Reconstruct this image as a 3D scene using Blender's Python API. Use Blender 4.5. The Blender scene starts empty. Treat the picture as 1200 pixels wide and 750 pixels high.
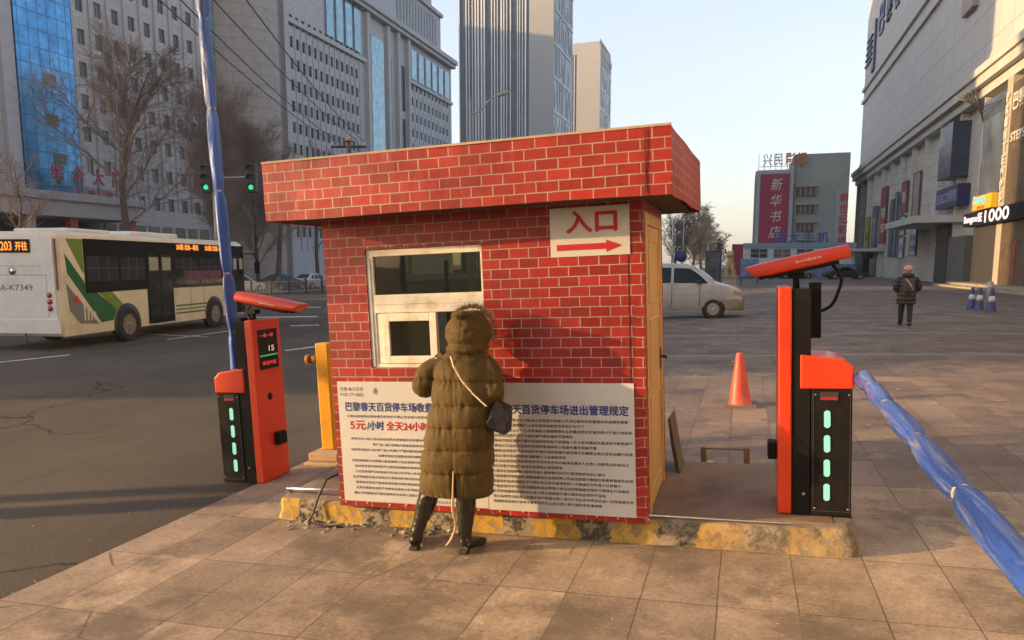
import bpy, math, random
import numpy as np
from mathutils import Vector, Matrix

# ------------------------------------------------------------------ camera, sky, sun, exposure
SC = bpy.context.scene
COL = SC.collection
F, PX, PY, H = 870.0, 600.0, 422.0, 1.85            # focal length and principal point (of a 1200 px wide picture), eye height
YAW, PITCH = math.atan(271 / math.hypot(F, 112)), math.atan(112 / F)
SLOPE = 0.042
TA = math.atan(SLOPE)
FW = Vector((-math.sin(YAW) * math.cos(PITCH), math.cos(YAW) * math.cos(PITCH), -math.sin(PITCH)))
RT = Vector((math.cos(YAW), math.sin(YAW), 0))
UP = RT.cross(FW)
EYE = Vector((0, 0, H))
cd = bpy.data.cameras.new('camera')
cam = bpy.data.objects.new('camera', cd); COL.objects.link(cam)
cd.sensor_width = 36; cd.lens = F / 1200 * 36; cd.shift_y = (PY - 375) / 1200
cd.clip_start = 0.05; cd.clip_end = 6000
mw = Matrix((RT, UP, -FW)).transposed().to_4x4(); mw.translation = EYE
cam.matrix_world = mw
SC.camera = cam

SUN_EL = math.radians(10.5)
SX, SY = 0.94, 0.342                                  # the way the light travels over the ground
SUN_AZ = math.atan2(-SX, -SY)                        # compass bearing of the sun from +Y, clockwise
world = bpy.data.worlds.new('World'); SC.world = world; world.use_nodes = True
wn = world.node_tree.nodes; wl = world.node_tree.links
sky = wn.new('ShaderNodeTexSky'); sky.sky_type = 'NISHITA'; sky.sun_disc = False
sky.sun_elevation = SUN_EL; sky.sun_rotation = SUN_AZ
sky.air_density = 1.0; sky.dust_density = 2.5; sky.ozone_density = 1.5; sky.altitude = 100
wn['Background'].inputs['Strength'].default_value = 0.15
# thin bright winter haze in the upper air: paler and warmer toward the horizon
tc = wn.new('ShaderNodeTexCoord'); sx_ = wn.new('ShaderNodeSeparateXYZ'); wl.new(tc.outputs['Generated'], sx_.inputs[0])
rp_ = wn.new('ShaderNodeValToRGB'); wl.new(sx_.outputs[2], rp_.inputs[0])
rp_.color_ramp.elements[0].position = 0.0; rp_.color_ramp.elements[0].color = (2.15, 1.78, 1.62, 1)
rp_.color_ramp.elements[1].position = 1.0; rp_.color_ramp.elements[1].color = (.22, .32, .50, 1)
for ps, cl in ((.62, (.45, .60, .88, 1)), (.10, (2.02, 1.82, 1.72, 1)), (.22, (1.90, 1.82, 1.84, 1)), (.42, (1.32, 1.36, 1.54, 1))):
    e_ = rp_.color_ramp.elements.new(ps); e_.color = cl
ad_ = wn.new('ShaderNodeMix'); ad_.data_type = 'RGBA'; ad_.blend_type = 'ADD'; ad_.inputs[0].default_value = 1
wl.new(sky.outputs[0], ad_.inputs[6]); wl.new(rp_.outputs[0], ad_.inputs[7])
wl.new(ad_.outputs[2], wn['Background'].inputs['Color'])
sd = bpy.data.lights.new('sun', 'SUN'); sd.energy = 4.8; sd.angle = math.radians(0.6); sd.color = (1.0, 0.63, 0.29)
so = bpy.data.objects.new('sun', sd); COL.objects.link(so)
ld = Vector((SX * math.cos(SUN_EL), SY * math.cos(SUN_EL), -math.sin(SUN_EL)))
so.rotation_euler = ld.to_track_quat('-Z', 'Y').to_euler(); so.location = (-40, -20, 40)
SC.view_settings.view_transform = 'Standard'; SC.view_settings.look = 'None'
SC.view_settings.gamma = 1; SC.view_settings.use_curve_mapping = False
SC.view_settings.exposure = 0.95
SC.render.engine = 'CYCLES'
SC.cycles.use_denoising = True
SC.cycles.max_bounces = 6; SC.cycles.transparent_max_bounces = 10
SC.cycles.caustics_reflective = False; SC.cycles.caustics_refractive = False

HAZE = 0.0005
# ------------------------------------------------------------------ places
def ray(x, y): return FW * F + RT * (x - PX) + UP * (PY - y)
def at_x(x, y, X): d = ray(x, y); return EYE + d * (X / d.x)
def at_y(x, y, Y): d = ray(x, y); return EYE + d * (Y / d.y)
def at_z(x, y, z): d = ray(x, y); return EYE + d * ((z - H) / d.z)
def at_d(x, y, k): return EYE + ray(x, y) * (k / F)

def soft(x):
    """Cross fall of the ground: level far to either side, 2.4 degrees between."""
    if x < -12: return -8.3
    if x < -6:
        t = (x + 12) / 6
        return -8.3 * (1 + 2 * t) * (1 - t) ** 2 + -6 * t * t * (3 - 2 * t) + 6 * 1 * (t * t * (t - 1))
    if x <= 3.5: return x
    if x < 8:
        t = (x - 3.5) / 4.5
        return 3.5 * (1 + 2 * t) * (1 - t) ** 2 + 5 * t * t * (3 - 2 * t) + 4.5 * (t * (1 - t) ** 2)
    return 5.0
def gz(x): return SLOPE * soft(x)
TILT = Matrix.Rotation(-TA, 4, 'Y')

# ------------------------------------------------------------------ materials
MATS = {}
def _nt(name):
    m = bpy.data.materials.new(name); m.use_nodes = True
    n = m.node_tree.nodes; l = m.node_tree.links
    MATS[name] = m
    return m, n, l, n['Principled BSDF']
def sock(n, name): return n.inputs[name]
def noise(n, l, vec, scale, detail=5, rough=.6):
    t = n.new('ShaderNodeTexNoise'); t.inputs['Scale'].default_value = scale; t.inputs['Detail'].default_value = detail
    t.inputs['Roughness'].default_value = rough
    if vec is not None: l.new(vec, t.inputs['Vector'])
    return t.outputs['Fac']
def rng_(n, l, v, a, b, c, d):
    t = n.new('ShaderNodeMapRange'); l.new(v, t.inputs[0])
    for i, x in enumerate((a, b, c, d)): t.inputs[i + 1].default_value = x
    return t.outputs[0]
def mth(n, l, op, a, b=None):
    t = n.new('ShaderNodeMath'); t.operation = op
    for i, x in enumerate((a, b)):
        if x is None: continue
        if isinstance(x, (int, float)): t.inputs[i].default_value = x
        else: l.new(x, t.inputs[i])
    return t.outputs[0]
def mixc(n, l, fac, a, b, mode='MIX'):
    t = n.new('ShaderNodeMix'); t.data_type = 'RGBA'; t.blend_type = mode
    for s, x in ((t.inputs[0], fac), (t.inputs[6], a), (t.inputs[7], b)):
        if isinstance(x, (int, float)): s.default_value = x
        elif isinstance(x, tuple): s.default_value = (*x, 1) if len(x) == 3 else x
        else: l.new(x, s)
    return t.outputs[2]
def bump(n, l, bsdf, h, strength=.3, dist=.01):
    t = n.new('ShaderNodeBump'); t.inputs['Strength'].default_value = strength; t.inputs['Distance'].default_value = dist
    l.new(h, t.inputs['Height']); l.new(t.outputs[0], bsdf.inputs['Normal'])
def ocoord(n, l, scale=None):
    t = n.new('ShaderNodeTexCoord')
    if scale is None: return t.outputs['Object']
    m = n.new('ShaderNodeMapping'); m.inputs['Scale'].default_value = scale
    l.new(t.outputs['Object'], m.inputs['Vector']); return m.outputs[0]
def grey(n, l, v):
    t = n.new('ShaderNodeCombineColor')
    for i in range(3): l.new(v, t.inputs[i])
    return t.outputs[0]

def pm(name, c, r=.6, v=.12, sc=5., b=0., bs=40., bd=.004, metal=0., coat=0., stretch=None, dirt=None, dv=.35, spec=.5):
    if name in MATS: return MATS[name]
    m, n, l, p = _nt(name)
    vec = ocoord(n, l, stretch)
    f = noise(n, l, vec, sc)
    g = rng_(n, l, f, .25, .75, 1 - v, 1 + v)
    col = mixc(n, l, 1.0, c, grey(n, l, g), 'MULTIPLY')
    if dirt:
        d = rng_(n, l, noise(n, l, vec, sc * .45, 8, .7), .5, .68, 0, dv)
        col = mixc(n, l, d, col, dirt)
    l.new(col, p.inputs['Base Color'])
    l.new(rng_(n, l, f, .3, .7, max(.02, r - .08), min(1, r + .08)), p.inputs['Roughness'])
    p.inputs['Metallic'].default_value = metal
    p.inputs['Specular IOR Level'].default_value = spec
    p.inputs['Coat Weight'].default_value = coat; p.inputs['Coat Roughness'].default_value = .08
    if b: bump(n, l, p, noise(n, l, vec, bs, 4), b, bd)
    return m
def em(name, c, s):
    if name in MATS: return MATS[name]
    m, n, l, p = _nt(name)
    p.inputs['Base Color'].default_value = (*[x * .3 for x in c], 1)
    p.inputs['Emission Color'].default_value = (*c, 1); p.inputs['Emission Strength'].default_value = s
    return m
def glass(name, tint, ior=1.5, rough=.02):
    """Tinted window glass: what is behind shows through, the sky reflects in it."""
    if name in MATS: return MATS[name]
    m, n, l, p = _nt(name)
    n.remove(p)
    tr = n.new('ShaderNodeBsdfTransparent'); tr.inputs[0].default_value = (*tint, 1)
    gl = n.new('ShaderNodeBsdfGlossy'); gl.inputs['Roughness'].default_value = rough
    fr = n.new('ShaderNodeFresnel'); fr.inputs[0].default_value = ior
    vec = ocoord(n, l)
    bp = n.new('ShaderNodeBump'); bp.inputs['Strength'].default_value = .06; bp.inputs['Distance'].default_value = .02
    l.new(noise(n, l, vec, 1.5, 2), bp.inputs['Height']); l.new(bp.outputs[0], gl.inputs['Normal'])
    mx = n.new('ShaderNodeMixShader'); l.new(fr.outputs[0], mx.inputs[0]); l.new(tr.outputs[0], mx.inputs[1]); l.new(gl.outputs[0], mx.inputs[2])
    l.new(mx.outputs[0], n['Material Output'].inputs['Surface'])
    return m
def brick_mat(name, w, h, c1, c2, mortar, ms=.004, rough=.5, v=.25, offset=.5, planar='wall', jb=.3, stains=None, org=(0, 0), var=0.0):
    if name in MATS: return MATS[name]
    m, n, l, p = _nt(name)
    vec = ocoord(n, l)
    s = n.new('ShaderNodeSeparateXYZ'); l.new(vec, s.inputs[0])
    cb = n.new('ShaderNodeCombineXYZ')
    if planar == 'wall':
        l.new(mth(n, l, 'ADD', mth(n, l, 'ADD', s.outputs[0], s.outputs[1]), org[0]), cb.inputs[0])
        l.new(mth(n, l, 'ADD', s.outputs[2], org[1]), cb.inputs[1])
    else:
        l.new(mth(n, l, 'ADD', s.outputs[0], org[0]), cb.inputs[0]); l.new(mth(n, l, 'ADD', s.outputs[1], org[1]), cb.inputs[1])
    # the joints waver a little
    wob = n.new('ShaderNodeTexNoise'); wob.inputs['Scale'].default_value = 2.5 / max(w, .1) * .3; l.new(vec, wob.inputs['Vector'])
    mx = n.new('ShaderNodeVectorMath'); mx.operation = 'MULTIPLY_ADD'; l.new(wob.outputs['Color'], mx.inputs[0])
    mx.inputs[1].default_value = (min(h * .08, .012), min(h * .08, .012), 0); l.new(cb.outputs[0], mx.inputs[2])
    b = n.new('ShaderNodeTexBrick'); l.new(mx.outputs[0], b.inputs['Vector'])
    b.offset = offset; b.inputs['Scale'].default_value = 1; b.inputs['Brick Width'].default_value = w; b.inputs['Row Height'].default_value = h
    b.inputs['Mortar Size'].default_value = ms; b.inputs['Mortar Smooth'].default_value = .15; b.inputs['Bias'].default_value = 0
    b.inputs['Color1'].default_value = (*c1, 1); b.inputs['Color2'].default_value = (*c2, 1); b.inputs['Mortar'].default_value = (*mortar, 1)
    g = rng_(n, l, noise(n, l, vec, 1.2, 8, .65), .3, .7, 1 - v, 1 + v)
    col = mixc(n, l, 1.0, b.outputs['Color'], grey(n, l, g), 'MULTIPLY')
    g2 = rng_(n, l, noise(n, l, vec, 60 if w < 1 else 8, 4, .7), .25, .75, 1 - v * .6, 1 + v * .6)
    col = mixc(n, l, 1.0, col, grey(n, l, g2), 'MULTIPLY')
    if stains:
        f = rng_(n, l, noise(n, l, vec, stains[1], 9, .72), .46, .64, 0, stains[2])
        col = mixc(n, l, f, col, stains[0])
        f = rng_(n, l, noise(n, l, vec, stains[1] * 2.7, 9, .7), .58, .7, 0, stains[2] * .6)
        col = mixc(n, l, f, col, tuple(min(1, x * 3.2) for x in stains[0]) if planar == 'floor' else tuple(x * .6 for x in stains[0]))
    tilt_h = None
    if planar == 'floor':
        # every slab has its own tone and sits a little askew; grit and scratches run over all of them
        ix = mth(n, l, 'DIVIDE', mth(n, l, 'ADD', s.outputs[0], org[0]), w); iy = mth(n, l, 'DIVIDE', mth(n, l, 'ADD', s.outputs[1], org[1]), h)
        cell = n.new('ShaderNodeCombineXYZ'); l.new(mth(n, l, 'FLOOR', ix), cell.inputs[0]); l.new(mth(n, l, 'FLOOR', iy), cell.inputs[1])
        wn_ = n.new('ShaderNodeTexWhiteNoise'); l.new(cell.outputs[0], wn_.inputs['Vector'])
        sc_ = n.new('ShaderNodeSeparateColor'); l.new(wn_.outputs['Color'], sc_.inputs[0])
        col = mixc(n, l, 1.0, col, grey(n, l, rng_(n, l, wn_.outputs['Value'], 0, 1, .80, 1.16)), 'MULTIPLY')
        grit = noise(n, l, vec, 34, 6, .85); col = mixc(n, l, 1.0, col, grey(n, l, rng_(n, l, grit, .3, .7, .66, 1.32)), 'MULTIPLY')
        spots = rng_(n, l, noise(n, l, vec, 16, 4, .7), .66, .70, 0, .75); col = mixc(n, l, spots, col, tuple(x * .28 for x in c1))
        drips = rng_(n, l, noise(n, l, vec, .75, 9, .66), .53, .565, 0, .5); col = mixc(n, l, drips, col, tuple(x * .42 for x in c1))
        mp = n.new('ShaderNodeMapping'); mp.inputs['Scale'].default_value = (1.2, 14, 1); mp.inputs['Rotation'].default_value = (0, 0, .5); l.new(vec, mp.inputs['Vector'])
        scr = rng_(n, l, noise(n, l, mp.outputs[0], 2.2, 6, .75), .60, .74, 0, .5); col = mixc(n, l, scr, col, tuple(min(1, x * 1.5) for x in c1))
        pale = rng_(n, l, noise(n, l, vec, 1.9, 8, .7), .60, .64, 0, .35); col = mixc(n, l, pale, col, tuple(min(1, x * 1.45) for x in c1))
        vo = n.new('ShaderNodeTexVoronoi'); vo.feature = 'DISTANCE_TO_EDGE'; vo.inputs['Scale'].default_value = 1.1; l.new(mx.outputs[0], vo.inputs['Vector'])
        crk = mth(n, l, 'MULTIPLY', rng_(n, l, vo.outputs['Distance'], .003, .009, 1, 0), rng_(n, l, noise(n, l, vec, .6, 3), .57, .60, 0, .8)); col = mixc(n, l, crk, col, tuple(x * .2 for x in c1))
        fx = mth(n, l, 'SUBTRACT', mth(n, l, 'FRACT', ix), .5); fy = mth(n, l, 'SUBTRACT', mth(n, l, 'FRACT', iy), .5)
        tilt_h = mth(n, l, 'ADD', mth(n, l, 'MULTIPLY', fx, mth(n, l, 'SUBTRACT', sc_.outputs[0], .5)), mth(n, l, 'MULTIPLY', fy, mth(n, l, 'SUBTRACT', sc_.outputs[1], .5)))
    l.new(col, p.inputs['Base Color'])
    l.new(rng_(n, l, g, .7, 1.3, rough + .08, rough - .08), p.inputs['Roughness'])
    hgt = mth(n, l, 'ADD', mth(n, l, 'MULTIPLY', b.outputs['Fac'], -jb * 3), mth(n, l, 'MULTIPLY', noise(n, l, vec, 90 if w < 1 else 12, 3), .5))
    if tilt_h is not None: hgt = mth(n, l, 'ADD', hgt, mth(n, l, 'MULTIPLY', tilt_h, 3.0))
    if planar == 'wall' and w < .2: hgt = mth(n, l, 'ADD', hgt, mth(n, l, 'MULTIPLY', noise(n, l, ocoord(n, l, (1, 1, .45)), 4.5, 3, .55), 5.0))
    bump(n, l, p, hgt, .35, (.006 if planar == 'floor' else .004) if w < 1 else .02)
    return m

# ------------------------------------------------------------------ mesh builder
OFF = {}
class MB:
    def __init__(s): s.V = []; s.Fc = []; s.M = []; s.S = []
    def v(s, p): s.V.append(tuple(p)); return len(s.V) - 1
    def f(s, idx, m=0, sm=False): s.Fc.append(tuple(idx)); s.M.append(m); s.S.append(sm)
    def poly(s, pts, m=0): s.f([s.v(p) for p in pts], m); return s
    def box(s, x0, x1, y0, y1, z0, z1, m=0, R=None, o=None):
        c = [(x, y, z) for z in (z0, z1) for y in (y0, y1) for x in (x0, x1)]
        if R is not None: c = [tuple(R @ Vector(q) + Vector(o or (0, 0, 0))) for q in c]
        i = [s.v(q) for q in c]
        for q in ((0, 2, 3, 1), (4, 5, 7, 6), (0, 1, 5, 4), (2, 6, 7, 3), (0, 4, 6, 2), (1, 3, 7, 5)): s.f([i[k] for k in q], m)
        return s
    def prism(s, prof, fa, fb, m=0):
        """prof: 2-D outline; fa, fb map an outline point to 3-D at either end."""
        a = [s.v(fa(*q)) for q in prof]; b = [s.v(fb(*q)) for q in prof]; n = len(prof)
        s.f(a[::-1], m); s.f(b, m)
        for k in range(n): s.f((a[k], a[(k + 1) % n], b[(k + 1) % n], b[k]), m)
        return s
    def loft(s, rings, m=0, caps=True, sm=True, closed=True):
        ids = [[s.v(p) for p in r] for r in rings]; n = len(rings[0])
        for a, b in zip(ids, ids[1:]):
            for k in range(n if closed else n - 1): s.f((a[k], a[(k + 1) % n], b[(k + 1) % n], b[k]), m, sm)
        if caps: s.f(ids[0][::-1], m); s.f(ids[-1], m)
        return s
    def tube(s, path, r, n=8, m=0, caps=True, sm=True):
        P = [Vector(p) for p in path]
        R = r if isinstance(r, (list, tuple)) else [r] * len(P)
        rings = []; ref = None
        for i, p in enumerate(P):
            t = (P[min(i + 1, len(P) - 1)] - P[max(i - 1, 0)])
            t = t.normalized() if t.length > 1e-9 else Vector((0, 0, 1))
            if ref is None: ref = t.orthogonal().normalized()
            else:
                ref = ref - t * ref.dot(t)
                ref = ref.normalized() if ref.length > 1e-6 else t.orthogonal().normalized()
            bn = t.cross(ref)
            rings.append([p + (ref * math.cos(2 * math.pi * k / n) + bn * math.sin(2 * math.pi * k / n)) * R[i] for k in range(n)])
        return s.loft(rings, m, caps, sm)
    def lathe(s, prof, c=(0, 0, 0), n=24, m=0, axis='z', caps=True):
        rings = []
        for r, h in prof:
            q = []
            for k in range(n):
                a = 2 * math.pi * k / n
                u, w = r * math.cos(a), r * math.sin(a)
                q.append((c[0] + u, c[1] + w, c[2] + h) if axis == 'z' else ((c[0] + u, c[1] + h, c[2] + w) if axis == 'y' else (c[0] + h, c[1] + u, c[2] + w)))
            rings.append(q)
        return s.loft(rings, m, caps)
    def ell(s, c, r, n=14, k=9, m=0):
        rings = []
        for i in range(k + 1):
            a = math.pi * (i + .02) / (k + .04) - math.pi / 2
            rings.append([(c[0] + r[0] * math.cos(a) * math.cos(2 * math.pi * j / n), c[1] + r[1] * math.cos(a) * math.sin(2 * math.pi * j / n), c[2] + r[2] * math.sin(a)) for j in range(n)])
        return s.loft(rings, m)
    def text(s, body, M, width=None, height=None, bold=.0, depth=.0, m=0, space=1.0):
        if bold > .012 and depth == 0:
            # heavy strokes: the outline struck several times, each a hair in front of the other
            hgt = height or .05; k = bold * hgt * .9
            for i, (dx, dy) in enumerate(((0, 0), (k, 0), (-k, 0), (0, k), (0, -k))): s._text(body, M @ Matrix.Translation((dx, dy, .0002 * i * min(1, hgt * 10))), width, height, 0, 0, m, space)
            return s
        return s._text(body, M, width, height, min(bold, .02), depth, m, space)
    def _text(s, body, M, width=None, height=None, bold=.0, depth=.0, m=0, space=1.0):
        """Lettering laid in the XY plane of matrix M, lower left corner at its origin."""
        c = bpy.data.curves.new('lettering', 'FONT'); c.body = body; c.offset = bold; c.resolution_u = 1 if (height or .05) < .045 else 4; c.space_character = space; c.extrude = depth
        o = bpy.data.objects.new('lettering', c); COL.objects.link(o)
        me = bpy.data.meshes.new_from_object(o.evaluated_get(bpy.context.evaluated_depsgraph_get()))
        bpy.data.objects.remove(o); bpy.data.curves.remove(c)
        nv = len(me.vertices)
        if nv == 0: bpy.data.meshes.remove(me); return s
        co = np.empty(nv * 3, dtype=np.float32); me.vertices.foreach_get('co', co); co = co.reshape(-1, 3)
        lo, hi = co.min(0), co.max(0); w = hi[0] - lo[0]; h = hi[1] - lo[1]
        sx = width / w if width else None; sy = height / h if height else None
        if sx is None: sx = sy
        if sy is None: sy = sx
        base = len(s.V)
        for q in co: s.V.append(tuple(M @ Vector(((q[0] - lo[0]) * sx, (q[1] - lo[1]) * sy, q[2] * 1.0))))
        for p in me.polygons: s.f([base + i for i in p.vertices], m)
        bpy.data.meshes.remove(me)
        return s
    def build(s, name, mats, parent=None, off=None, bevel=0, seg=2, auto=None):
        o3 = off if off is not None else (OFF[parent.name] if parent is not None else (0, 0, 0))
        V = np.array(s.V, dtype=np.float64) - np.array(o3) if s.V else np.zeros((0, 3))
        me = bpy.data.meshes.new(name)
        me.from_pydata([tuple(q) for q in V], [], s.Fc)
        for mt in (mats if isinstance(mats, (list, tuple)) else [mats]): me.materials.append(mt)
        me.polygons.foreach_set('material_index', s.M); me.polygons.foreach_set('use_smooth', s.S)
        me.update()
        if auto: 
            me.polygons.foreach_set('use_smooth', [True] * len(me.polygons)); me.set_sharp_from_angle(angle=math.radians(auto))
        o = bpy.data.objects.new(name, me); COL.objects.link(o)
        if parent is not None: o.parent = parent; OFF[o.name] = o3
        if bevel:
            b = o.modifiers.new('edge', 'BEVEL'); b.width = bevel; b.segments = seg; b.limit_method = 'ANGLE'; b.angle_limit = math.radians(40)
        return o

def tag(o, label=None, cat=None, group=None, kind=None):
    for k, x in (('label', label), ('category', cat), ('group', group), ('kind', kind)):
        if x: o[k] = x
    return o
def near(name, label, cat, base, group=None):
    """An Empty standing on the sloping pavement; its parts are given in the pavement's own level frame."""
    o = bpy.data.objects.new(name, None); COL.objects.link(o); o.empty_display_size = .2
    o.location = TILT @ Vector(base); o.rotation_euler = (0, -TA, 0); OFF[o.name] = base
    return tag(o, label, cat, group)
def far(name, label, cat, base, rz=0, group=None):
    """An upright Empty; its parts are given relative to its base."""
    o = bpy.data.objects.new(name, None); COL.objects.link(o); o.empty_display_size = .5
    o.location = base; o.rotation_euler = (0, 0, rz); OFF[o.name] = (0, 0, 0)
    return tag(o, label, cat, group)
def solo(mb, name, mats, label, cat, base, tilt=True, group=None, bevel=0, auto=None, kind=None):
    o = mb.build(name, mats, off=base, bevel=bevel, auto=auto)
    o.location = (TILT @ Vector(base)) if tilt else base
    if tilt: o.rotation_euler = (0, -TA, 0)
    return tag(o, label, cat, group, kind)
def copy_tree(o, parent=None, label=None):
    c = o.copy(); COL.objects.link(c)
    if parent is not None: c.parent = parent
    for ch in list(o.children): copy_tree(ch, c)
    if label: c['label'] = label
    return c
def wallM(x, y, z): return Matrix.Translation((x, y, z)) @ Matrix.Rotation(math.pi / 2, 4, 'X')          # faces -Y
def sideM(x, y, z): return Matrix.Translation((x, y, z)) @ Matrix.Rotation(math.pi / 2, 4, 'Z') @ Matrix.Rotation(math.pi / 2, 4, 'X')   # faces +X
def westM(x, y, z): return Matrix.Translation((x, y, z)) @ Matrix.Rotation(-math.pi / 2, 4, 'Z') @ Matrix.Rotation(math.pi / 2, 4, 'X')  # faces -X
def holes_wall(mb, O, U, V, W, Hh, rects, depth, N, m=0):
    """A wall sheet W x Hh from corner O along U and V, with openings (u0,u1,v0,v1) and their reveals set back by depth against N."""
    O, U, V, N = Vector(O), Vector(U), Vector(V), Vector(N)
    us = sorted({0, W, *[r[0] for r in rects], *[r[1] for r in rects]}); vs = sorted({0, Hh, *[r[2] for r in rects], *[r[3] for r in rects]})
    rk = {(round(r[0], 4), round(r[2], 4)) for r in rects}
    inside = lambda u, v: any(r[0] < u < r[1] and r[2] < v < r[3] for r in rects)
    flip = U.cross(V).dot(N) < 0
    def q(a, b, c, d):
        p = [a, b, c, d]
        mb.poly(p[::-1] if flip else p, m)
    P = lambda u, v, dd=0: O + U * u + V * v - N * dd
    # group rows so that the count of faces stays low
    for j in range(len(vs) - 1):
        v0, v1 = vs[j], vs[j + 1]; run = None
        for i in range(len(us) - 1):
            solid = not inside((us[i] + us[i + 1]) / 2, (v0 + v1) / 2)
            if solid and run is None: run = us[i]
            if not solid and run is not None: q(P(run, v0), P(us[i], v0), P(us[i], v1), P(run, v1)); run = None
        if run is not None: q(P(run, v0), P(W, v0), P(W, v1), P(run, v1))
    for (a, b, c, d) in rects:
        q(P(a, c), P(b, c), P(b, c, depth), P(a, c, depth)); q(P(a, d, depth), P(b, d, depth), P(b, d), P(a, d))
        q(P(a, c), P(a, c, depth), P(a, d, depth), P(a, d)); q(P(b, c, depth), P(b, c), P(b, d), P(b, d, depth))
    return mb
def voxel(mb, size, smooth=4):
    """One continuous skin over everything in mb; returns numpy verts, faces."""
    o = mb.build('skin', pm('skin', (.45, .28, .2), .5), off=(0, 0, 0))
    r = o.modifiers.new('r', 'REMESH'); r.mode = 'VOXEL'; r.voxel_size = size
    if smooth: s = o.modifiers.new('s', 'SMOOTH'); s.iterations = smooth; s.factor = .5
    me = bpy.data.meshes.new_from_object(o.evaluated_get(bpy.context.evaluated_depsgraph_get()))
    V = np.array([v.co[:] for v in me.vertices]); N = np.array([v.normal[:] for v in me.vertices]); Fc = [tuple(p.vertices) for p in me.polygons]
    old = o.data; bpy.data.objects.remove(o); bpy.data.meshes.remove(old); bpy.data.meshes.remove(me)
    return V, N, Fc
def from_arrays(V, Fc, name, mats, parent, auto=None):
    b = MB(); b.V = [tuple(q) for q in V]; b.Fc = Fc; b.M = [0] * len(Fc); b.S = [True] * len(Fc)
    return b.build(name, mats, parent, auto=auto)
def vnoise(P, freq, seed):
    """Cheap smooth noise of points from a few random sine waves."""
    g = np.random.RandomState(seed); out = np.zeros(len(P))
    for _ in range(7):
        d = g.normal(size=3); d /= np.linalg.norm(d)
        out += np.sin(P @ d * freq * g.uniform(.6, 1.6) + g.uniform(0, 6.3))
    return out / 4
# ------------------------------------------------------------------ ground
def asphalt():
    m, n, l, p = _nt('asphalt')
    vec = ocoord(n, l)
    col = mixc(n, l, rng_(n, l, noise(n, l, vec, .35, 7, .65), .35, .65, 0, 1), (.066, .055, .045), (.105, .085, .064))
    mp = n.new('ShaderNodeMapping'); mp.inputs['Scale'].default_value = (.9, .03, 1); mp.inputs['Rotation'].default_value = (0, 0, .09); l.new(vec, mp.inputs['Vector'])
    col = mixc(n, l, rng_(n, l, noise(n, l, mp.outputs[0], 1.2, 4), .48, .7, 0, .6), col, (.045, .04, .037))
    col = mixc(n, l, 1.0, col, grey(n, l, rng_(n, l, noise(n, l, vec, 55, 4, .8), .3, .7, .55, 1.5)), 'MULTIPLY')
    sp = rng_(n, l, noise(n, l, vec, 160, 2, .9), .62, .72, 0, .55); col = mixc(n, l, sp, col, (.24, .21, .17))
    vo = n.new('ShaderNodeTexVoronoi'); vo.feature = 'DISTANCE_TO_EDGE'; vo.inputs['Scale'].default_value = .42
    wv = n.new('ShaderNodeVectorMath'); wv.operation = 'MULTIPLY_ADD'; nz = n.new('ShaderNodeTexNoise'); nz.inputs['Scale'].default_value = 1.3; nz.inputs['Detail'].default_value = 6; l.new(vec, nz.inputs['Vector'])
    l.new(nz.outputs['Color'], wv.inputs[0]); wv.inputs[1].default_value = (1.1, 1.1, 0); l.new(vec, wv.inputs[2]); l.new(wv.outputs[0], vo.inputs['Vector'])
    cr = mth(n, l, 'MULTIPLY', rng_(n, l, vo.outputs['Distance'], .004, .012, 1, 0), rng_(n, l, noise(n, l, vec, .22, 3), .48, .56, 0, 1))
    col = mixc(n, l, cr, col, (.018, .016, .014))
    l.new(col, p.inputs['Base Color']); p.inputs['Roughness'].default_value = .85; p.inputs['Specular IOR Level'].default_value = .35
    bump(n, l, p, mth(n, l, 'SUBTRACT', noise(n, l, vec, 90, 4, .8), cr), .8, .012)
    return m
ASPH = asphalt()
TILE = brick_mat('paving_tiles', .42, .83, (.40, .30, .205), (.30, .225, .155), (.14, .10, .07), .0045, .72, .36, 0.0, 'floor', .5, ((.10, .068, .04), .75, .9), (.06, .14))
PLAZA = brick_mat('plaza_pavers', .6, .6, (.175, .135, .115), (.145, .112, .095), (.09, .072, .06), .010, .78, .35, .5, 'floor', .4, ((.085, .062, .048), .22, .7), (0, 0))
CONC = pm('concrete', (.34, .29, .22), .85, .25, 6, .6, 70, .008, dirt=(.12, .10, .075), dv=.7)
WHITE_PAINT = pm('road_paint', (.62, .6, .56), .7, .25, 9, dirt=(.12, .11, .1), dv=.8)

XS = sorted({-4000, -900, -300, -100, -40, *[-12 + .5 * i for i in range(13)], -4.25, *[3.5 + .5 * i for i in range(10)], 17, 40, 200, 900, 4000})
def sheet(name, mat, x0, x1, y0, y1, dz=0, kind='structure', thick=None):
    xs = sorted({x0, x1, *[x for x in XS if x0 < x < x1]}); b = MB()
    a = [(x, y0, gz(x) + dz) for x in xs]; c = [(x, y1, gz(x) + dz) for x in xs]
    ia = [b.v(p) for p in a]; ic = [b.v(p) for p in c]
    for i in range(len(xs) - 1): b.f((ia[i], ia[i + 1], ic[i + 1], ic[i]))
    if thick:
        for p, q in zip(a, a[1:]): b.poly([(p[0], p[1], p[2] - thick), (q[0], q[1], q[2] - thick), q, p])
        for p, q in ((a[0], c[0]), (c[-1], a[-1])): b.poly([(q[0], q[1], q[2] - thick), (p[0], p[1], p[2] - thick), p, q])
    o = b.build(name, mat, off=(0, 0, 0)); o['kind'] = kind; return o
sheet('road', ASPH, -4000, 4000, -400, 5000)
TILE2 = brick_mat('worn_shaded_tiles', .42, .83, (.27, .20, .15), (.21, .155, .12), (.10, .072, .052), .0045, .72, .36, 0.0, 'floor', .5, ((.085, .058, .042), .6, .9), (.06, .14))  # darker reddish-brown copy of the tiles, booth shade put into the colour
sheet('pavement', TILE, -4.25, 16.9, -8, 6.5, .004)
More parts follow.
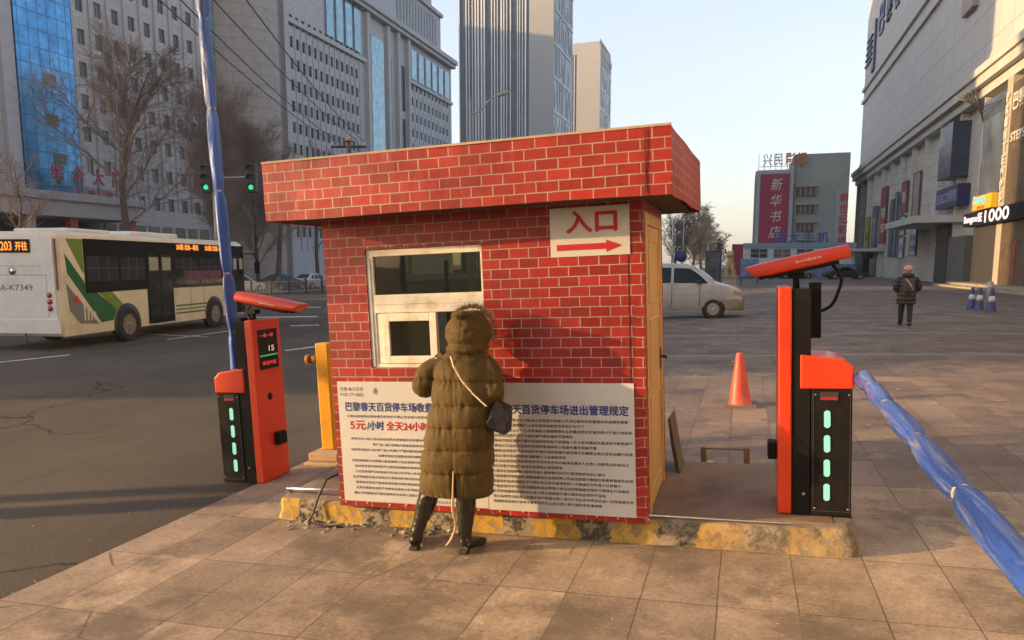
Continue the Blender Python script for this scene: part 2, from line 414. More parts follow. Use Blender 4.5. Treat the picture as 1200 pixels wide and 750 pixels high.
sheet('pavement', TILE2, -4.25, 16.9, 6.5, 12.8, .004)
sheet('plaza', PLAZA, -6.5, 17.2, 12.8, 114, .004)
sheet('far_pavement', pm('far_paving', (.21, .19, .17), .85, .2, 2), -64.6, -40, 20, 260, .13, thick=.14)
mk = MB()
def mark(p, q, w):
    p, q = Vector(p), Vector(q); d = (q - p).normalized(); s = Vector((-d.y, d.x, 0)) * w / 2; n = 6
    for i in range(n):
        a, c = p.lerp(q, i / n), p.lerp(q, (i + 1) / n)
        mk.poly([(u.x, u.y, gz(u.x) + .005) for u in (a - s, c - s, c + s, a + s)])
def gl_(x, y):
    z = -.3
    for _ in range(8): p = at_z(x, y, z); z = gz(p.x)
    return p
for a, c, w in (((-60, 431), (82, 416), .16), ((196, 398), (268, 388), .15), ((334, 411), (372, 406), .16), ((160, 391), (243, 395), .12), ((290, 372), (372, 371), .5), ((300, 361), (376, 360), .5), ((340, 382), (374, 381), .4)):
    mark(gl_(*a), gl_(*c), w)
pb = MB()
for yb in (15.6, 20.2, 24.8, 31.5, 40, 52):
    xs = sorted({-4, 16.5, *[x for x in XS if -4 < x < 16.5]})
    for xa, xc in zip(xs, xs[1:]): pb.poly([(xa, yb, gz(xa) + .007), (xc, yb, gz(xc) + .007), (xc, yb + .28, gz(xc) + .007), (xa, yb + .28, gz(xa) + .007)])
o = pb.build('paving_bands', pm('pale_band', (.22, .185, .155), .8, .4, 2.5, dirt=(.14, .11, .09), dv=.9), off=(0, 0, 0)); o['kind'] = 'structure'
o = mk.build('road_markings', WHITE_PAINT, off=(0, 0, 0)); o['kind'] = 'structure'

# ------------------------------------------------------------------ concrete island under the booth
def kerb_paint():
    m, n, l, p = _nt('flaking_kerb_paint')
    vec = ocoord(n, l); s = n.new('ShaderNodeSeparateXYZ'); l.new(vec, s.inputs[0])
    conc = mixc(n, l, rng_(n, l, noise(n, l, vec, 5, 8, .7), .35, .65, 0, 1), (.34, .28, .20), (.17, .14, .10))
    wob = mth(n, l, 'MULTIPLY', noise(n, l, vec, 9, 4), .16)
    fr = mth(n, l, 'FRACT', mth(n, l, 'DIVIDE', mth(n, l, 'ADD', s.outputs[0], mth(n, l, 'ADD', wob, 10)), .56))
    isb = mth(n, l, 'GREATER_THAN', fr, .58)
    paint = mixc(n, l, isb, (.50, .29, .03), (.032, .028, .025))
    keepy = rng_(n, l, noise(n, l, vec, 13, 9, .8), .40, .50, 0, .95)
    keepb = rng_(n, l, noise(n, l, vec, 15, 9, .78), .48, .55, 0, 1)
    keep = n.new('ShaderNodeMix'); l.new(isb, keep.inputs[0]); l.new(keepy, keep.inputs[2]); l.new(keepb, keep.inputs[3])
    g = n.new('ShaderNodeNewGeometry'); s2 = n.new('ShaderNodeSeparateXYZ'); l.new(g.outputs['Normal'], s2.inputs[0])
    face = mth(n, l, 'GREATER_THAN', mth(n, l, 'ABSOLUTE', s2.outputs[1]), .5)
    lefty = rng_(n, l, mth(n, l, 'ADD', s.outputs[0], mth(n, l, 'MULTIPLY', noise(n, l, vec, 6, 5), 1.6)), .9, 2.6, 1, .35)
    col = mixc(n, l, mth(n, l, 'MULTIPLY', mth(n, l, 'MULTIPLY', keep.outputs[0], face), lefty), conc, paint)
    l.new(col, p.inputs['Base Color']); p.inputs['Roughness'].default_value = .85
    bump(n, l, p, mth(n, l, 'ADD', noise(n, l, vec, 14, 8, .75), keep.outputs[0]), .7, .012)
    return m
isl = near('concrete_island', 'low concrete island with flaking yellow and black painted edge beneath the brick booth', 'kerb', (-1.35, 5.7, 0))
b = MB(); rg = random.Random(4)
x0, x1, y0, y1 = -3.46, .77, 4.868, 6.5
def ring(z, ins, jit):
    pts = []
    r = .09
    for cx, cy, a0 in ((x1 - r, y0 + r, -90), (x1 - r, y1 - r, 0), (x0 + r, y1 - r, 90), (x0 + r, y0 + r, 180)):
        for k in range(5):
            a = math.radians(a0 + 22.5 * k); pts.append((cx + (r - ins) * math.cos(a), cy + (r - ins) * math.sin(a)))
    out = []
    for p, q in zip(pts, pts[1:] + pts[:1]):
        n = max(1, int(math.dist(p, q) / .06))
        for i in range(n):
            t = i / n; out.append((p[0] + (q[0] - p[0]) * t, p[1] + (q[1] - p[1]) * t, z))
    return out
ref = ring(0, 0, 0)
rings = []
for z, ins, jit in ((-.06, -.012, .004), (.0, -.01, .008), (.05, 0, .01), (.1, .004, .01), (.14, .008, .009), (.163, .02, .006), (.168, .05, .004), (.168, .13, .003)):
    base = ring(z, 0, 0); P = np.array(base); nx = vnoise(P * [1, 1, 2.2], 14, 3) * jit + vnoise(P, 50, 5) * jit * .5
    cx, cy = (x0 + x1) / 2, (y0 + y1) / 2; q = []
    for (x, y, zz), d in zip(base, nx):
        ux = 1 if x > x1 - .09 else (-1 if x < x0 + .09 else 0); uy = 1 if y > y1 - .09 else (-1 if y < y0 + .09 else 0)
        worn = .0
        if x > x1 - .25 and y < y0 + .2: worn = .03 * max(0, z - .03) / .14
        q.append((cx + (x - cx) * (1 - 2 * (ins + worn) / (x1 - x0)) + ux * d, cy + (y - cy) * (1 - 2 * (ins + worn) / (y1 - y0)) + uy * d, zz + d * .3))
    rings.append(q)
b.loft(rings)
b.build('kerb', kerb_paint(), isl)
FLOORM = pm('island_floor', (.23, .155, .10), .8, .25, 3, .4, 60, .006, dirt=(.10, .07, .05), dv=.7)
fb = MB(); fb.box(x0 + .14, x1 - .14, y0 + .14, y1 - .06, .12, .172)
fb.build('floor_slab', FLOORM, isl, bevel=.006)
STEEL = pm('galvanised_steel', (.55, .56, .57), .35, .15, 20, metal=.9)
pp = MB(); pp.tube([(-3.42, 5.12, .1), (-3.42, 5.0, .2), (-3.38, 4.93, .232), (-3.1, 4.93, .236), (-2.88, 4.93, .236)], .013, 8)
pp.tube([(-2.9, 4.905, .19), (.36, 4.925, .182)], .007, 6)
pp.build('conduit_pipe', STEEL, isl)
# loose rubble of broken mortar at the island's left foot
rb = MB(); rg = random.Random(8)
for i in range(70):
    x = -3.3 + rg.random() ** 1.3 * 1.5; y = 4.86 - abs(rg.gauss(0, .1)); s = rg.uniform(.006, .022)
    c = Vector((x, y, s * .4)); R = Matrix.Rotation(rg.uniform(0, 6), 3, 'Z') @ Matrix.Rotation(rg.uniform(-.5, .5), 3, 'X')
    rb.box(-s, s, -s * .7, s * .7, -s * .5, s * .5, R=R, o=c)
solo(rb, 'rubble', CONC, 'crumbled concrete crumbs along the foot of the island', 'rubble', (-2.7, 4.8, 0), kind='stuff')
BLACK = pm('black_rubber', (.02, .02, .02), .55, .2, 20)
cb_ = MB(); cb_.tube([(-2.93, 5.0, .36), (-3.0, 4.9, .33), (-3.06, 4.86, .2), (-3.1, 4.83, .07), (-3.13, 4.79, .012), (-3.0, 4.74, .01), (-2.8, 4.76, .01)], .009, 7)
solo(cb_, 'cable', BLACK, 'thin black cable drooping over the left corner of the yellow island edge', 'cable', (-3.0, 4.85, 0))

# ------------------------------------------------------------------ the booth
BRICK = brick_mat('printed_brick', .136, .0675, (.36, .021, .016), (.21, .012, .011), (.36, .27, .23), .0034, .42, .28, .5, 'wall', .12, ((.15, .012, .010), 1.6, .45), (.02, .02))
BRICKR = brick_mat('printed_brick_roof', .142, .0665, (.39, .028, .015), (.24, .015, .011), (.38, .28, .21), .0036, .42, .26, .5, 'wall', .12, ((.15, .012, .008), 1.3, .45), (.05, .005))  # wall print again, the fascia's orange light put into its colour
FRAMEW = pm('cream_window_frame', (.72, .68, .60), .5, .12, 12, .15, 60, .003, dirt=(.30, .25, .18), dv=.7)
GLASSB = glass('booth_glass', (.72, .68, .52), 1.7)
INNER = pm('inside_wall', (.62, .54, .38), .8, .2, 3)
DOORM = pm('varnished_door', (.62, .40, .15), .42, .16, 3, .15, 30, .003, stretch=(6, 6, .5), dirt=(.34, .20, .07), dv=.5)
booth = near('ticket_booth', 'small ticket booth wrapped in printed red brick sheet with flat overhanging roof', 'booth', (-1.7, 5.4, .15))
BX0, BX1, BY0, BY1, BZ0, BZ1 = -2.855, -.535, 4.84, 6.02, .165, 2.30
WX0, WX1, WZ0, WZ1 = -2.52, -1.63, 1.205, 2.06
b = MB()
holes_wall(b, (BX0, BY0, BZ0), (1, 0, 0), (0, 0, 1), BX1 - BX0, BZ1 - BZ0, [(WX0 - BX0, WX1 - BX0, WZ0 - BZ0, WZ1 - BZ0)], .07, (0, -1, 0))
DY0, DY1, DZ1 = 4.96, 5.90, 2.22
holes_wall(b, (BX1, BY0, BZ0), (0, 1, 0), (0, 0, 1), BY1 - BY0, BZ1 - BZ0, [(DY0 - BY0, DY1 - BY0, .0, DZ1 - BZ0)], .05, (1, 0, 0))
b.poly([(BX0, BY1, BZ0), (BX0, BY0, BZ0), (BX0, BY0, BZ1), (BX0, BY1, BZ1)]); holes_wall(b, (BX0, BY1, BZ0), (1, 0, 0), (0, 0, 1), BX1 - BX0, BZ1 - BZ0, [(.08, 1.6, .95, 1.95)], .05, (0, 1, 0))
# the sheet's ragged lower lip and a folded flap at the corner
b.box(BX0 - .004, BX1 + .004, BY0 - .004, BY0 + .02, BZ0 - .012, BZ0 + .012)
b.build('brick_wall', BRICK, booth)
b = MB()   # what is inside: back wall, floor, counter, a coat of plaster
t = .075
holes_wall(b, (BX0, BY1 - .055, BZ0), (1, 0, 0), (0, 0, 1), BX1 - BX0 - .06, BZ1 - BZ0, [(.11, 1.57, .98, 1.92)], .02, (0, -1, 0)); b.box(BX0 + .02, BX0 + .05, BY0 + .1, BY1 - .07, BZ0 + .02, BZ1 - .02); b.box(BX0 + .06, BX1 - .08, BY0 + .08, BY0 + .4, 1.1, 1.14); b.box(BX0 + .02, BX1 - .08, BY0 + .08, BY1 - .07, BZ1 - .06, BZ1 - .02)
b.box(-2.36, -2.33, BY1 - .09, BY1 - .06, BZ0 + 1.08, BZ0 + 1.82); b.box(-1.60, -1.25, BY1 - .3, BY1 - .07, 1.25, 1.75); b.box(-1.85, -1.65, BY1 - .3, BY1 - .07, 1.2, 2.05)
b.build('interior', INNER, booth)
rf = MB()   # roof: flared box with soffit, bricks printed on its four sides
rx0, rx1, ry0, ry1, rz0, rz1 = -3.085, -.318, 4.50, 6.22, 2.277, 2.668
def roof_ring(z, e):
    n = 14; out = []
    c = [(rx0 - e, ry0 - e), (rx1 + e, ry0 - e), (rx1 + .07 + e, ry1 + e), (rx0 - e, ry1 + e)]
    for p, q in zip(c, c[1:] + c[:1]):
        for i in range(n): out.append([p[0] + (q[0] - p[0]) * i / n, p[1] + (q[1] - p[1]) * i / n, z])
    return out
rr = []
for z, e in ((rz0, 0), (rz0 + .13, .002), (rz0 + .26, .0), (rz1, .0)):
    q = roof_ring(z, e); P = np.array(q); d = vnoise(P, 6, 9) * .006
    rr.append([(p[0] + dd * .3, p[1] + dd * .8, p[2] + dd * (1.0 if z in (rz0, rz1) else 0)) for p, dd in zip(q, d)])
rf.loft(rr, caps=False, sm=False)
roof = rf.build('roof', BRICKR, booth)
b = MB(); b.box(rx0 + .012, rx1 - .012, ry0 + .012, ry1 - .012, rz1 - .03, rz1 - .012); b.build('roof_deck', pm('tar_roof', (.12, .11, .10), .9), roof)
b = MB(); b.box(rx0 + .012, BX0 - .003, ry0 + .012, ry1 - .012, rz0 + .01, rz0 + .03); b.box(BX1 + .003, rx1 - .012, ry0 + .012, ry1 - .012, rz0 + .01, rz0 + .03); b.box(BX0 - .003, BX1 + .003, ry0 + .012, BY0 - .003, rz0 + .01, rz0 + .03); b.box(BX0 - .003, BX1 + .003, BY1 + .003, ry1 - .012, rz0 + .01, rz0 + .03)
b.build('soffit', pm('soffit_board', (.06, .035, .022), .8, .2), roof)
# thin metal edging strip along the top of the roof
b = MB()
b.box(rx0 - .004, rx1 + .004, ry0 - .005, ry0 + .004, rz1 - .002, rz1 + .012)
b.build('roof_edging', pm('edging', (.42, .30, .22), .6, .2, 12), roof)
b = MB(); b.box(BX0 + .082, BX0 + 1.598, BY1 - .045, BY1 - .04, BZ0 + .952, BZ0 + 1.948); b.build('rear_window', glass('dusty_rear_glass', (.80, .78, .66), 1.4), booth)  # rear opening added to let sky light into the booth
SEAM = pm('sheet_seam_dark', (.05, .018, .015), .7, .4, 12); NAIL = pm('nail_head', (.55, .50, .42), .4, .2, 30)
for x in (-.47,): b = MB(); b.box(x, x + .007, ry0 - .0095, ry0 - .006, rz0 + .01, rz1 - .01); b.build('sheet_seam', SEAM, roof)
b = MB(); b.box(BX1 - .098, BX1 - .094, BY0 - .0035, BY0 - .0008, BZ0 + .02, BZ1 - .02); b.build('sheet_seam', SEAM, booth)
b = MB(); b.box(BX1 - .06, BX1 + .004, BY0 - .006, BY0 - .0036, 1.0, 1.62); b.box(BX1 - .05, BX1 + .004, BY0 - .0055, BY0 - .0036, .3, .9); b.build('peeling_flap', BRICKR, booth)
b = MB(); rg = random.Random(3)
for k in range(14): x = BX0 + .06 + k * .172 + rg.uniform(-.03, .03); z = BZ0 + .012 + rg.uniform(-.004, .006); b.box(x, x + .011, BY0 - .0075, BY0 - .004, z, z + .011)
for k in range(7): x = WX0 + .02 + k * .145; b.box(x, x + .01, BY0 - .004, BY0 - .001, WZ1 + .012, WZ1 + .022)
b.build('nail_heads', NAIL, booth)
# window
win = MB()
fy0, fy1 = BY0 + .012, BY0 + .055
win.box(WX0 + .002, WX0 + .052, fy0, fy1, WZ0 + .002, WZ1 - .002)
win.box(WX0 + .052, WX1 - .002, fy0, fy1, WZ1 - .05, WZ1 - .002)
win.box(WX0 + .052, WX1 - .002, fy0 - .004, fy1, 1.665, 1.735); win.box(WX0 + .052, WX1 - .002, fy0 - .012, fy1, 1.605, 1.664)
win.box(WX1 - .018, WX1 - .002, fy0 + .004, fy1 - .004, 1.735, WZ1 - .05)
win.box(WX0 + .052, WX1 - .002, fy0 + .002, fy1 + .02, WZ0 + .002, WZ0 + .03)
wf = win.build('window', FRAMEW, booth, bevel=.003)
b = MB(); b.box(WX0 + .052, WX1 - .018, fy0 + .02, fy0 + .024, 1.735, WZ1 - .05); b.build('pane', GLASSB, wf)
sb = MB(); sx0, sx1, sz0, sz1 = WX0 + .10, -1.995, WZ0 + .032, 1.603
for q in ((sx0, sx0 + .055, sz0, sz1), (sx1 - .055, sx1, sz0, sz1), (sx0 + .055, sx1 - .055, sz0, sz0 + .055), (sx0 + .055, sx1 - .055, sz1 - .06, sz1)): sb.box(q[0], q[1], fy0 - .006, fy1 - .006, q[2], q[3])
sb.box(WX0 + .054, sx0 - .002, fy0 + .006, fy1 - .012, WZ0 + .032, 1.603)
sash = sb.build('sliding_sash', FRAMEW, booth, bevel=.004)
b = MB(); b.box(sx0 + .055, sx1 - .055, fy0 + .012, fy0 + .016, sz0 + .055, sz1 - .06); b.build('sash_pane', GLASSB, sash)
b = MB(); b.box(sx0 + .12, sx0 + .175, fy1 + .1, fy1 + .104, sz0 + .13, sz0 + .27); b.build('paper_notice', pm('paper', (.62, .58, .38), .8), sash)
# left jamb weathered grey strip
b = MB(); b.box(WX0 + .004, WX0 + .03, fy0 - .006, fy0 - .001, WZ0 + .01, 2.0); b.build('jamb_strip', pm('grey_jamb', (.42, .43, .46), .6, .2, 8), wf)
# door in the right wall
db = MB(); xo = BX1
db.box(xo - .05, xo + .006, DY0 + .002, DY0 + .085, BZ0, DZ1 - .002); db.box(xo - .05, xo + .006, DY1 - .08, DY1 - .002, BZ0, DZ1 - .002); db.box(xo - .05, xo + .006, DY0 + .085, DY1 - .08, DZ1 - .08, DZ1 - .002)
dfr = db.build('door_frame', DOORM, booth, bevel=.004)
db = MB(); db.box(xo - .05, xo - .006, DY0 + .088, DY1 - .083, BZ0 + .01, DZ1 - .083)
for z0, z1 in ((.3, .95), (1.05, 1.5), (1.6, 2.05)):
    for q in ((DY0 + .18, DY0 + .2, z0, z1), (DY1 - .2, DY1 - .18, z0, z1), (DY0 + .2, DY1 - .2, z0, z0 + .02), (DY0 + .2, DY1 - .2, z1 - .02, z1)): db.box(xo - .008, xo + .002, *q)
door = db.build('door', DOORM, booth, bevel=.003)
b = MB(); b.box(xo - .004, xo + .006, DY1 - .14, DY1 - .11, 1.08, 1.24); b.tube([(xo, DY1 - .125, 1.17), (xo + .045, DY1 - .125, 1.17), (xo + .05, DY1 - .2, 1.17)], .009, 8); b.build('door_handle', BLACK, door)
# entrance sign
RED = pm('red_lettering', (.42, .015, .02), .5); BLUE = pm('blue_lettering', (.03, .055, .22), .5); INK = pm('dark_lettering', (.055, .05, .085), .6)
POSTER = pm('poster_sheet', (.53, .53, .53), .55, .06, 3, .12, 6, .01)
b = MB(); b.box(-1.142, -.617, BY0 - .006, BY0 - .001, 1.945, 2.262)
sg = b.build('entrance_sign', POSTER, booth)
b = MB(); b.text('入口', wallM(-1.03, BY0 - .0075, 2.10), .33, .135, bold=.05)
y = BY0 - .0075
b.poly([(-1.10, y, 1.985), (-.77, y, 1.985), (-.77, y, 1.965), (-.665, y, 2.005), (-.77, y, 2.045), (-.77, y, 2.025), (-1.10, y, 2.025)])
b.build('lettering', RED, sg)
# two notices side by side
rgt = random.Random(21)
POOL = '车辆进出停场请按规定缴纳费用小型每时元不足计算凭卡入内遗失照价赔偿服从管理人员指挥有序放整齐禁止鸣笛吸烟随意丢弃垃圾贵重物品自行保管如有损坏责任由主承担消防通道严装载易燃爆危险化学'
def rule(n): return ''.join(rgt.choice(POOL) for _ in range(n))
POY = BY0 - .004
b = MB(); b.box(-2.815, -1.66, POY, BY0 - .001, .197, 1.105); n1 = b.build('notice_poster', POSTER, booth); n1['label'] = 'left notice with red and blue parking prices'
ty = POY - .0015
b = MB(); b.text('巴黎春天百货停车场收费标准', wallM(-2.755, ty, .885), .83, .066, bold=.04); b.build('title_lettering', BLUE, n1)
b = MB(); b.text('/小时', wallM(-2.585, ty, .745), .135, .066, bold=.04); b.build('price_lettering', BLUE, n1)
b = MB(); b.text('5元', wallM(-2.725, ty, .745), .125, .066, bold=.04); b.text('全天24小时封顶20元', wallM(-2.43, ty, .745), .62, .066, bold=.04); b.build('price_lettering', RED, n1)
b = MB()
b.text('巴黎·春天百货', wallM(-2.79, ty, 1.035), .19, .028); b.text('PCD STORES', wallM(-2.79, ty, .995), .19, .024)
b.text('春', wallM(-2.52, ty, 1.01), .04, .05)
b.text(rule(30), wallM(-2.75, ty, .835), .82, .021, bold=.01)
z = .665
for ind, n in ((.0, 33), (.18, 22), (.0, 32), (.22, 20), (.0, 33), (.02, 31), (.02, 33), (.0, 34), (.02, 30), (.02, 22), (.0, 30)):
    b.text(rule(n), wallM(-2.73 + ind, ty, z), n * .0265, .021, bold=.012); z -= .0415
b.text('服务监督管理处', wallM(-2.08, ty, .212), .2, .018)
b.build('small_lettering', INK, n1)
b = MB(); b.box(-1.655, -.612, POY - .0003, BY0 - .001, .190, 1.102); n2 = b.build('notice_poster', POSTER, booth); n2['label'] = 'right notice with one blue heading and many lines of rules'
b = MB(); b.text('巴黎春天百货停车场进出管理规定', wallM(-1.65, ty, .885), 1.0, .066, bold=.04); b.build('title_lettering', BLUE, n2)
b = MB(); z = .83
for n in (36, 25, 37, 22, 37, 28, 37, 20, 36, 19, 30, 37, 34, 36, 30, 37, 29):
    b.text(rule(n), wallM(-1.62, ty, z), n * .0268, .0215, bold=.014); z -= .0365
b.build('small_lettering', INK, n2)
# ------------------------------------------------------------------ barrier machines
ORANGE = pm('orange_paint', (.66, .050, .011), .38, .08, 3, coat=.25, dirt=(.40, .05, .02), dv=.35); BLK = pm('black_paint', (.012, .011, .012), .6, .3, 10, dirt=(.03, .026, .022), dv=.5, spec=.12)
SLOT = em('green_white_slot', (.36, .85, .62), .42); CHROME = pm('dull_metal', (.5, .5, .5), .3, .1, 20, metal=1)
def plastic_wrap(name, base, clear, amt, length_axis):
    m, n, l, p = _nt(name)
    st = [16, 16, 16]; st[length_axis] = 1.1
    vec = ocoord(n, l, tuple(st))
    w = n.new('ShaderNodeTexNoise'); w.inputs['Scale'].default_value = 1.6; w.inputs['Detail'].default_value = 7; w.inputs['Distortion'].default_value = 1.4; l.new(vec, w.inputs['Vector'])
    f = rng_(n, l, w.outputs['Fac'], .5 - amt * .25, .72 - amt * .25, 0, 1)
    tone = mixc(n, l, rng_(n, l, noise(n, l, vec, .9, 3), .4, .6, 0, 1), base, tuple(min(1, x * 1.9 + .01) for x in base))
    col = mixc(n, l, f, tone, clear)
    l.new(col, p.inputs['Base Color']); p.inputs['Roughness'].default_value = .36
    p.inputs['Coat Weight'].default_value = .14; p.inputs['Coat Roughness'].default_value = .15
    bump(n, l, p, mth(n, l, 'ADD', w.outputs['Fac'], mth(n, l, 'MULTIPLY', noise(n, l, ocoord(n, l), 38, 5, .7), .6)), .8, .014)
    return m
WRAPV = plastic_wrap('blue_plastic_wrap', (.007, .062, .30), (.05, .15, .40), -.36, 2)
WRAPH = plastic_wrap('blue_and_clear_wrap', (.007, .042, .22), (.17, .19, .30), .10, 1)
SCREEN = pm('black_screen', (.012, .012, .014), .15, .1, 8); LEDR = em('red_led', (1, .06, .03), .6); LEDW = em('white_led', (1, .6, .4), .35); LEDO = em('orange_led', (1, .27, .03), .8)
TXTW = pm('white_print', (.8, .78, .74), .5)

def machine(name, label, ax, ay, az, sgn, screen):
    """Gate machine: tall column whose face looks along sgn*X, lower cabinet behind it, licence plate camera on top. ax: column face, ay: front side."""
    t = near(name, label, 'barrier gate', (ax - sgn * .2, ay + .22, az))
    X = lambda u: ax - sgn * u                       # u runs from the column's face back to the cabinet
    def bx(mb, u0, u1, y0, y1, z0, z1): a, c = sorted((X(u0), X(u1))); return mb.box(a, c, y0, y1, z0, z1)
    D = .42
    b = MB(); bx(b, .085, .20, ay + .012, ay + D - .012, az + .0, az + 1.51); b.build('column_case', BLK, t, bevel=.006)
    b = MB(); bx(b, 0, .083, ay, ay + D, az + .012, az + 1.525); col = b.build('column_front', ORANGE, t, bevel=.012, seg=3)
    b = MB(); bx(b, .10, .455, ay + .015, ay + D - .02, az - .02, az + .012); b.build('foot_plinth', BLK, t)
    b = MB(); bx(b, .205, .45, ay + .005, ay + D - .01, az + .012, az + .855); cab = b.build('cabinet', BLK, t, bevel=.006)
    b = MB(); a0, a1 = .135, .458   # hood: sloping lid
    prof = [(a0, az + .858), (a1, az + .858), (a1, az + 1.0), (a1 - .06, az + 1.052), (a0, az + 1.085)]
    b.prism(prof if sgn < 0 else prof, lambda u, z: (X(u), ay - .004, z), lambda u, z: (X(u), ay + D, z))
    if True:
        b.Fc = [tuple(reversed(f)) for f in b.Fc] if sgn > 0 else b.Fc
    b.build('hood', ORANGE, t, bevel=.012, seg=3)
    for k in range(4):
        zc = az + .66 - k * .163; b = MB(); ring_ = []
        pr = []
        for i in range(16):
            a = 2 * math.pi * i / 16; pr.append((.3 + .02 * math.cos(a), zc + .02 * math.sin(a) + (.038 if math.sin(a) > 0 else -.038)))
        b.prism(pr, lambda u, z: (X(u), ay + .004, z), lambda u, z: (X(u), ay + .0005, z)); b.build('light_slot', SLOT, cab)
    b = MB()
    for q in ((.215, .219, az + .04, az + .835), (.436, .44, az + .04, az + .835)): bx(b, q[0], q[1], ay + .002, ay + .0045, q[2], q[3])
    bx(b, .219, .436, ay + .002, ay + .0045, az + .04, az + .044); b.build('door_gap', pm('gap_grey', (.05, .045, .04), .6), cab)
    for u_, z_ in ((.228, .06), (.428, .06), (.228, .82), (.428, .82)): b = MB(); b.lathe([(.006, 0), (.006, -.002), (.003, -.003)], (X(u_), ay + .004, az + z_), 10, axis='y'); b.build('screw', CHROME, cab)
    b = MB(); bx(b, .255, .365, ay + .001, ay + .004, az + .785, az + .84); bd = b.build('badge', pm('badge_black', (.05, .045, .05), .3), cab)
    b = MB(); bx(b, .258, .362, ay - .001, ay + .0008, az + .788, az + .806); b.build('red_strip', RED, bd)
    b = MB(); b.lathe([(.011, 0), (.011, -.004), (.006, -.006)], (X(.16), ay + .013, az + .15), 12, axis='y'); b.build('lock', CHROME, t)
    # camera mast, housing, hose
    b = MB(); b.tube([(X(.12), ay + .2, az + 1.5), (X(.12), ay + .2, az + 1.60)], .022, 10); bx(b, .07, .17, ay + .16, ay + .24, az + 1.575, az + 1.615); bx(b, .20, .27, ay + .12, ay + .22, az + 1.18, az + 1.545); b.build('camera_mast', BLK, t, bevel=.004)
    ang = math.radians(11); L_ = .62 if sgn < 0 else .66
    cen = Vector((X(.115) + (.17 if sgn > 0 else .035), ay + .2, az + 1.685)); dirv = Vector((sgn * math.cos(ang), 0, -math.sin(ang))); upv = Vector((sgn * math.sin(ang), 0, math.cos(ang)))
    b = MB(); rings = []
    for s_, hw, hh, lift in ((-.30, .055, .022, .0), (-.295, .085, .045, 0), (-.1, .09, .05, 0), (.2, .09, .048, 0), (.30, .09, .042, .004), (.345, .092, .016, .026), (.352, .088, .010, .028)):
        c = cen + dirv * (s_ * L_ / .62) + upv * lift; q = []
        for i in range(20):
            a = 2 * math.pi * i / 20; cx = math.copysign(abs(math.cos(a)) ** .45, math.cos(a)) * hw; cz = math.copysign(abs(math.sin(a)) ** .45, math.sin(a)) * hh
            if cz > 0: cx *= 1 - .25 * cz / hh
            q.append(c + Vector((0, 1, 0)) * cx + upv * cz)
        rings.append(q)
    b.loft(rings); hs = b.build('camera_housing', ORANGE, t, auto=35)
    b = MB(); 
    R = Matrix((dirv, Vector((0, 1, 0)) if sgn > 0 else Vector((0, -1, 0)), upv)).transposed()
    b.box(-.22, .22, -.07, .07, -.068, -.046, R=R, o=cen); b.box(.2, .28, -.05, .05, -.06, -.04, R=R, o=cen); b.build('camera_underside', BLK, hs)
    b = MB(); M = Matrix.Translation(cen + Vector((0, -.0925, 0)) + upv * -.012 - Vector((1, 0, 0)) * .04) @ Matrix.Rotation(ang * -sgn * -1, 4, 'Y') @ Matrix.Rotation(math.pi / 2, 4, 'X')
    b.text('zonidevice', M, .16, .021, bold=.02); b.build('lettering', TXTW, hs)
    b = MB()
    if sgn < 0: pts = [cen - dirv * .18 + upv * -.055, cen - dirv * .22 + upv * -.16, cen - dirv * .235 + Vector((0, 0, -.25)), cen - dirv * .19 + Vector((0, 0, -.335)), cen - dirv * .1 + Vector((0, 0, -.36)), Vector((X(.22), ay + .15, az + 1.345))]
    else: pts = [cen - dirv * .15 + upv * -.05, cen - dirv * .22 + upv * -.12, cen - dirv * .2 + Vector((0, 0, -.25)), Vector((X(.21), ay + .15, az + 1.36))]
    P = []
    for i in range(len(pts) - 1):
        for k in range(5):
            a_, b_, c_, d_ = pts[max(i - 1, 0)], pts[i], pts[i + 1], pts[min(i + 2, len(pts) - 1)]; u = k / 5
            P.append(.5 * ((2 * b_) + (c_ - a_) * u + (2 * a_ - 5 * b_ + 4 * c_ - d_) * u * u + (3 * b_ - a_ - 3 * c_ + d_) * u ** 3))
    P.append(pts[-1]); b.tube(P, .011, 8); b.build('cable_hose', BLK, t)
    # what the column's face carries
    b = MB(); a, c = sorted((X(-.06), X(-.001))); b.box(a, c, ay + .2, ay + .33, az + .33, az + .45); kb = b.build('ticket_slot', BLK, col, bevel=.01)
    if screen:
        b = MB(); b.box(min(X(-.004), X(0)), max(X(-.004), X(0)), ay + .07, ay + .36, az + 1.06, az + 1.43); sc = b.build('screen', SCREEN, col)
        Mx = lambda y, z: sideM(X(-.0055), y, z)
        b = MB(); b.text('一车一杆', Mx(ay + .10, az + 1.355), .2, .038); b.text('欢迎光临', Mx(ay + .11, az + 1.10), .21, .038); b.build('red_text', LEDR, sc)
        b = MB(); b.text('15', Mx(ay + .22, az + 1.225), .08, .05, bold=.03); b.build('white_text', LEDW, sc)
        b = MB(); b.box(min(X(-.006), X(-.003)), max(X(-.006), X(-.003)), ay + .08, ay + .35, az + 1.18, az + 1.195); b.build('green_bar', em('green_led', (.1, .6, .2), .2), sc)
        b = MB(); b.lathe([(.001, .003), (.034, .003), (.036, 0)], (X(0), ay + .19, az + .80), 20, axis='x'); b.build('speaker', BLK, col)
        b = MB()
        for k in range(3):
            a, c = sorted((X(.085), X(.13))); b.box(a, c, ay - .002, ay + .012, az + .1 + .52 * k, az + .16 + .52 * k)
        b.build('hinge', BLK, t)
    return t
rm = machine('barrier_gate', 'orange and black barrier gate machine on the island with its wrapped arm lowered', .295, 5.13, .168, -1, False)
lm = machine('barrier_gate', 'orange and black barrier gate machine beside the road with lit screen and arm raised', -4.165, 5.70, 0.0, 1, True)
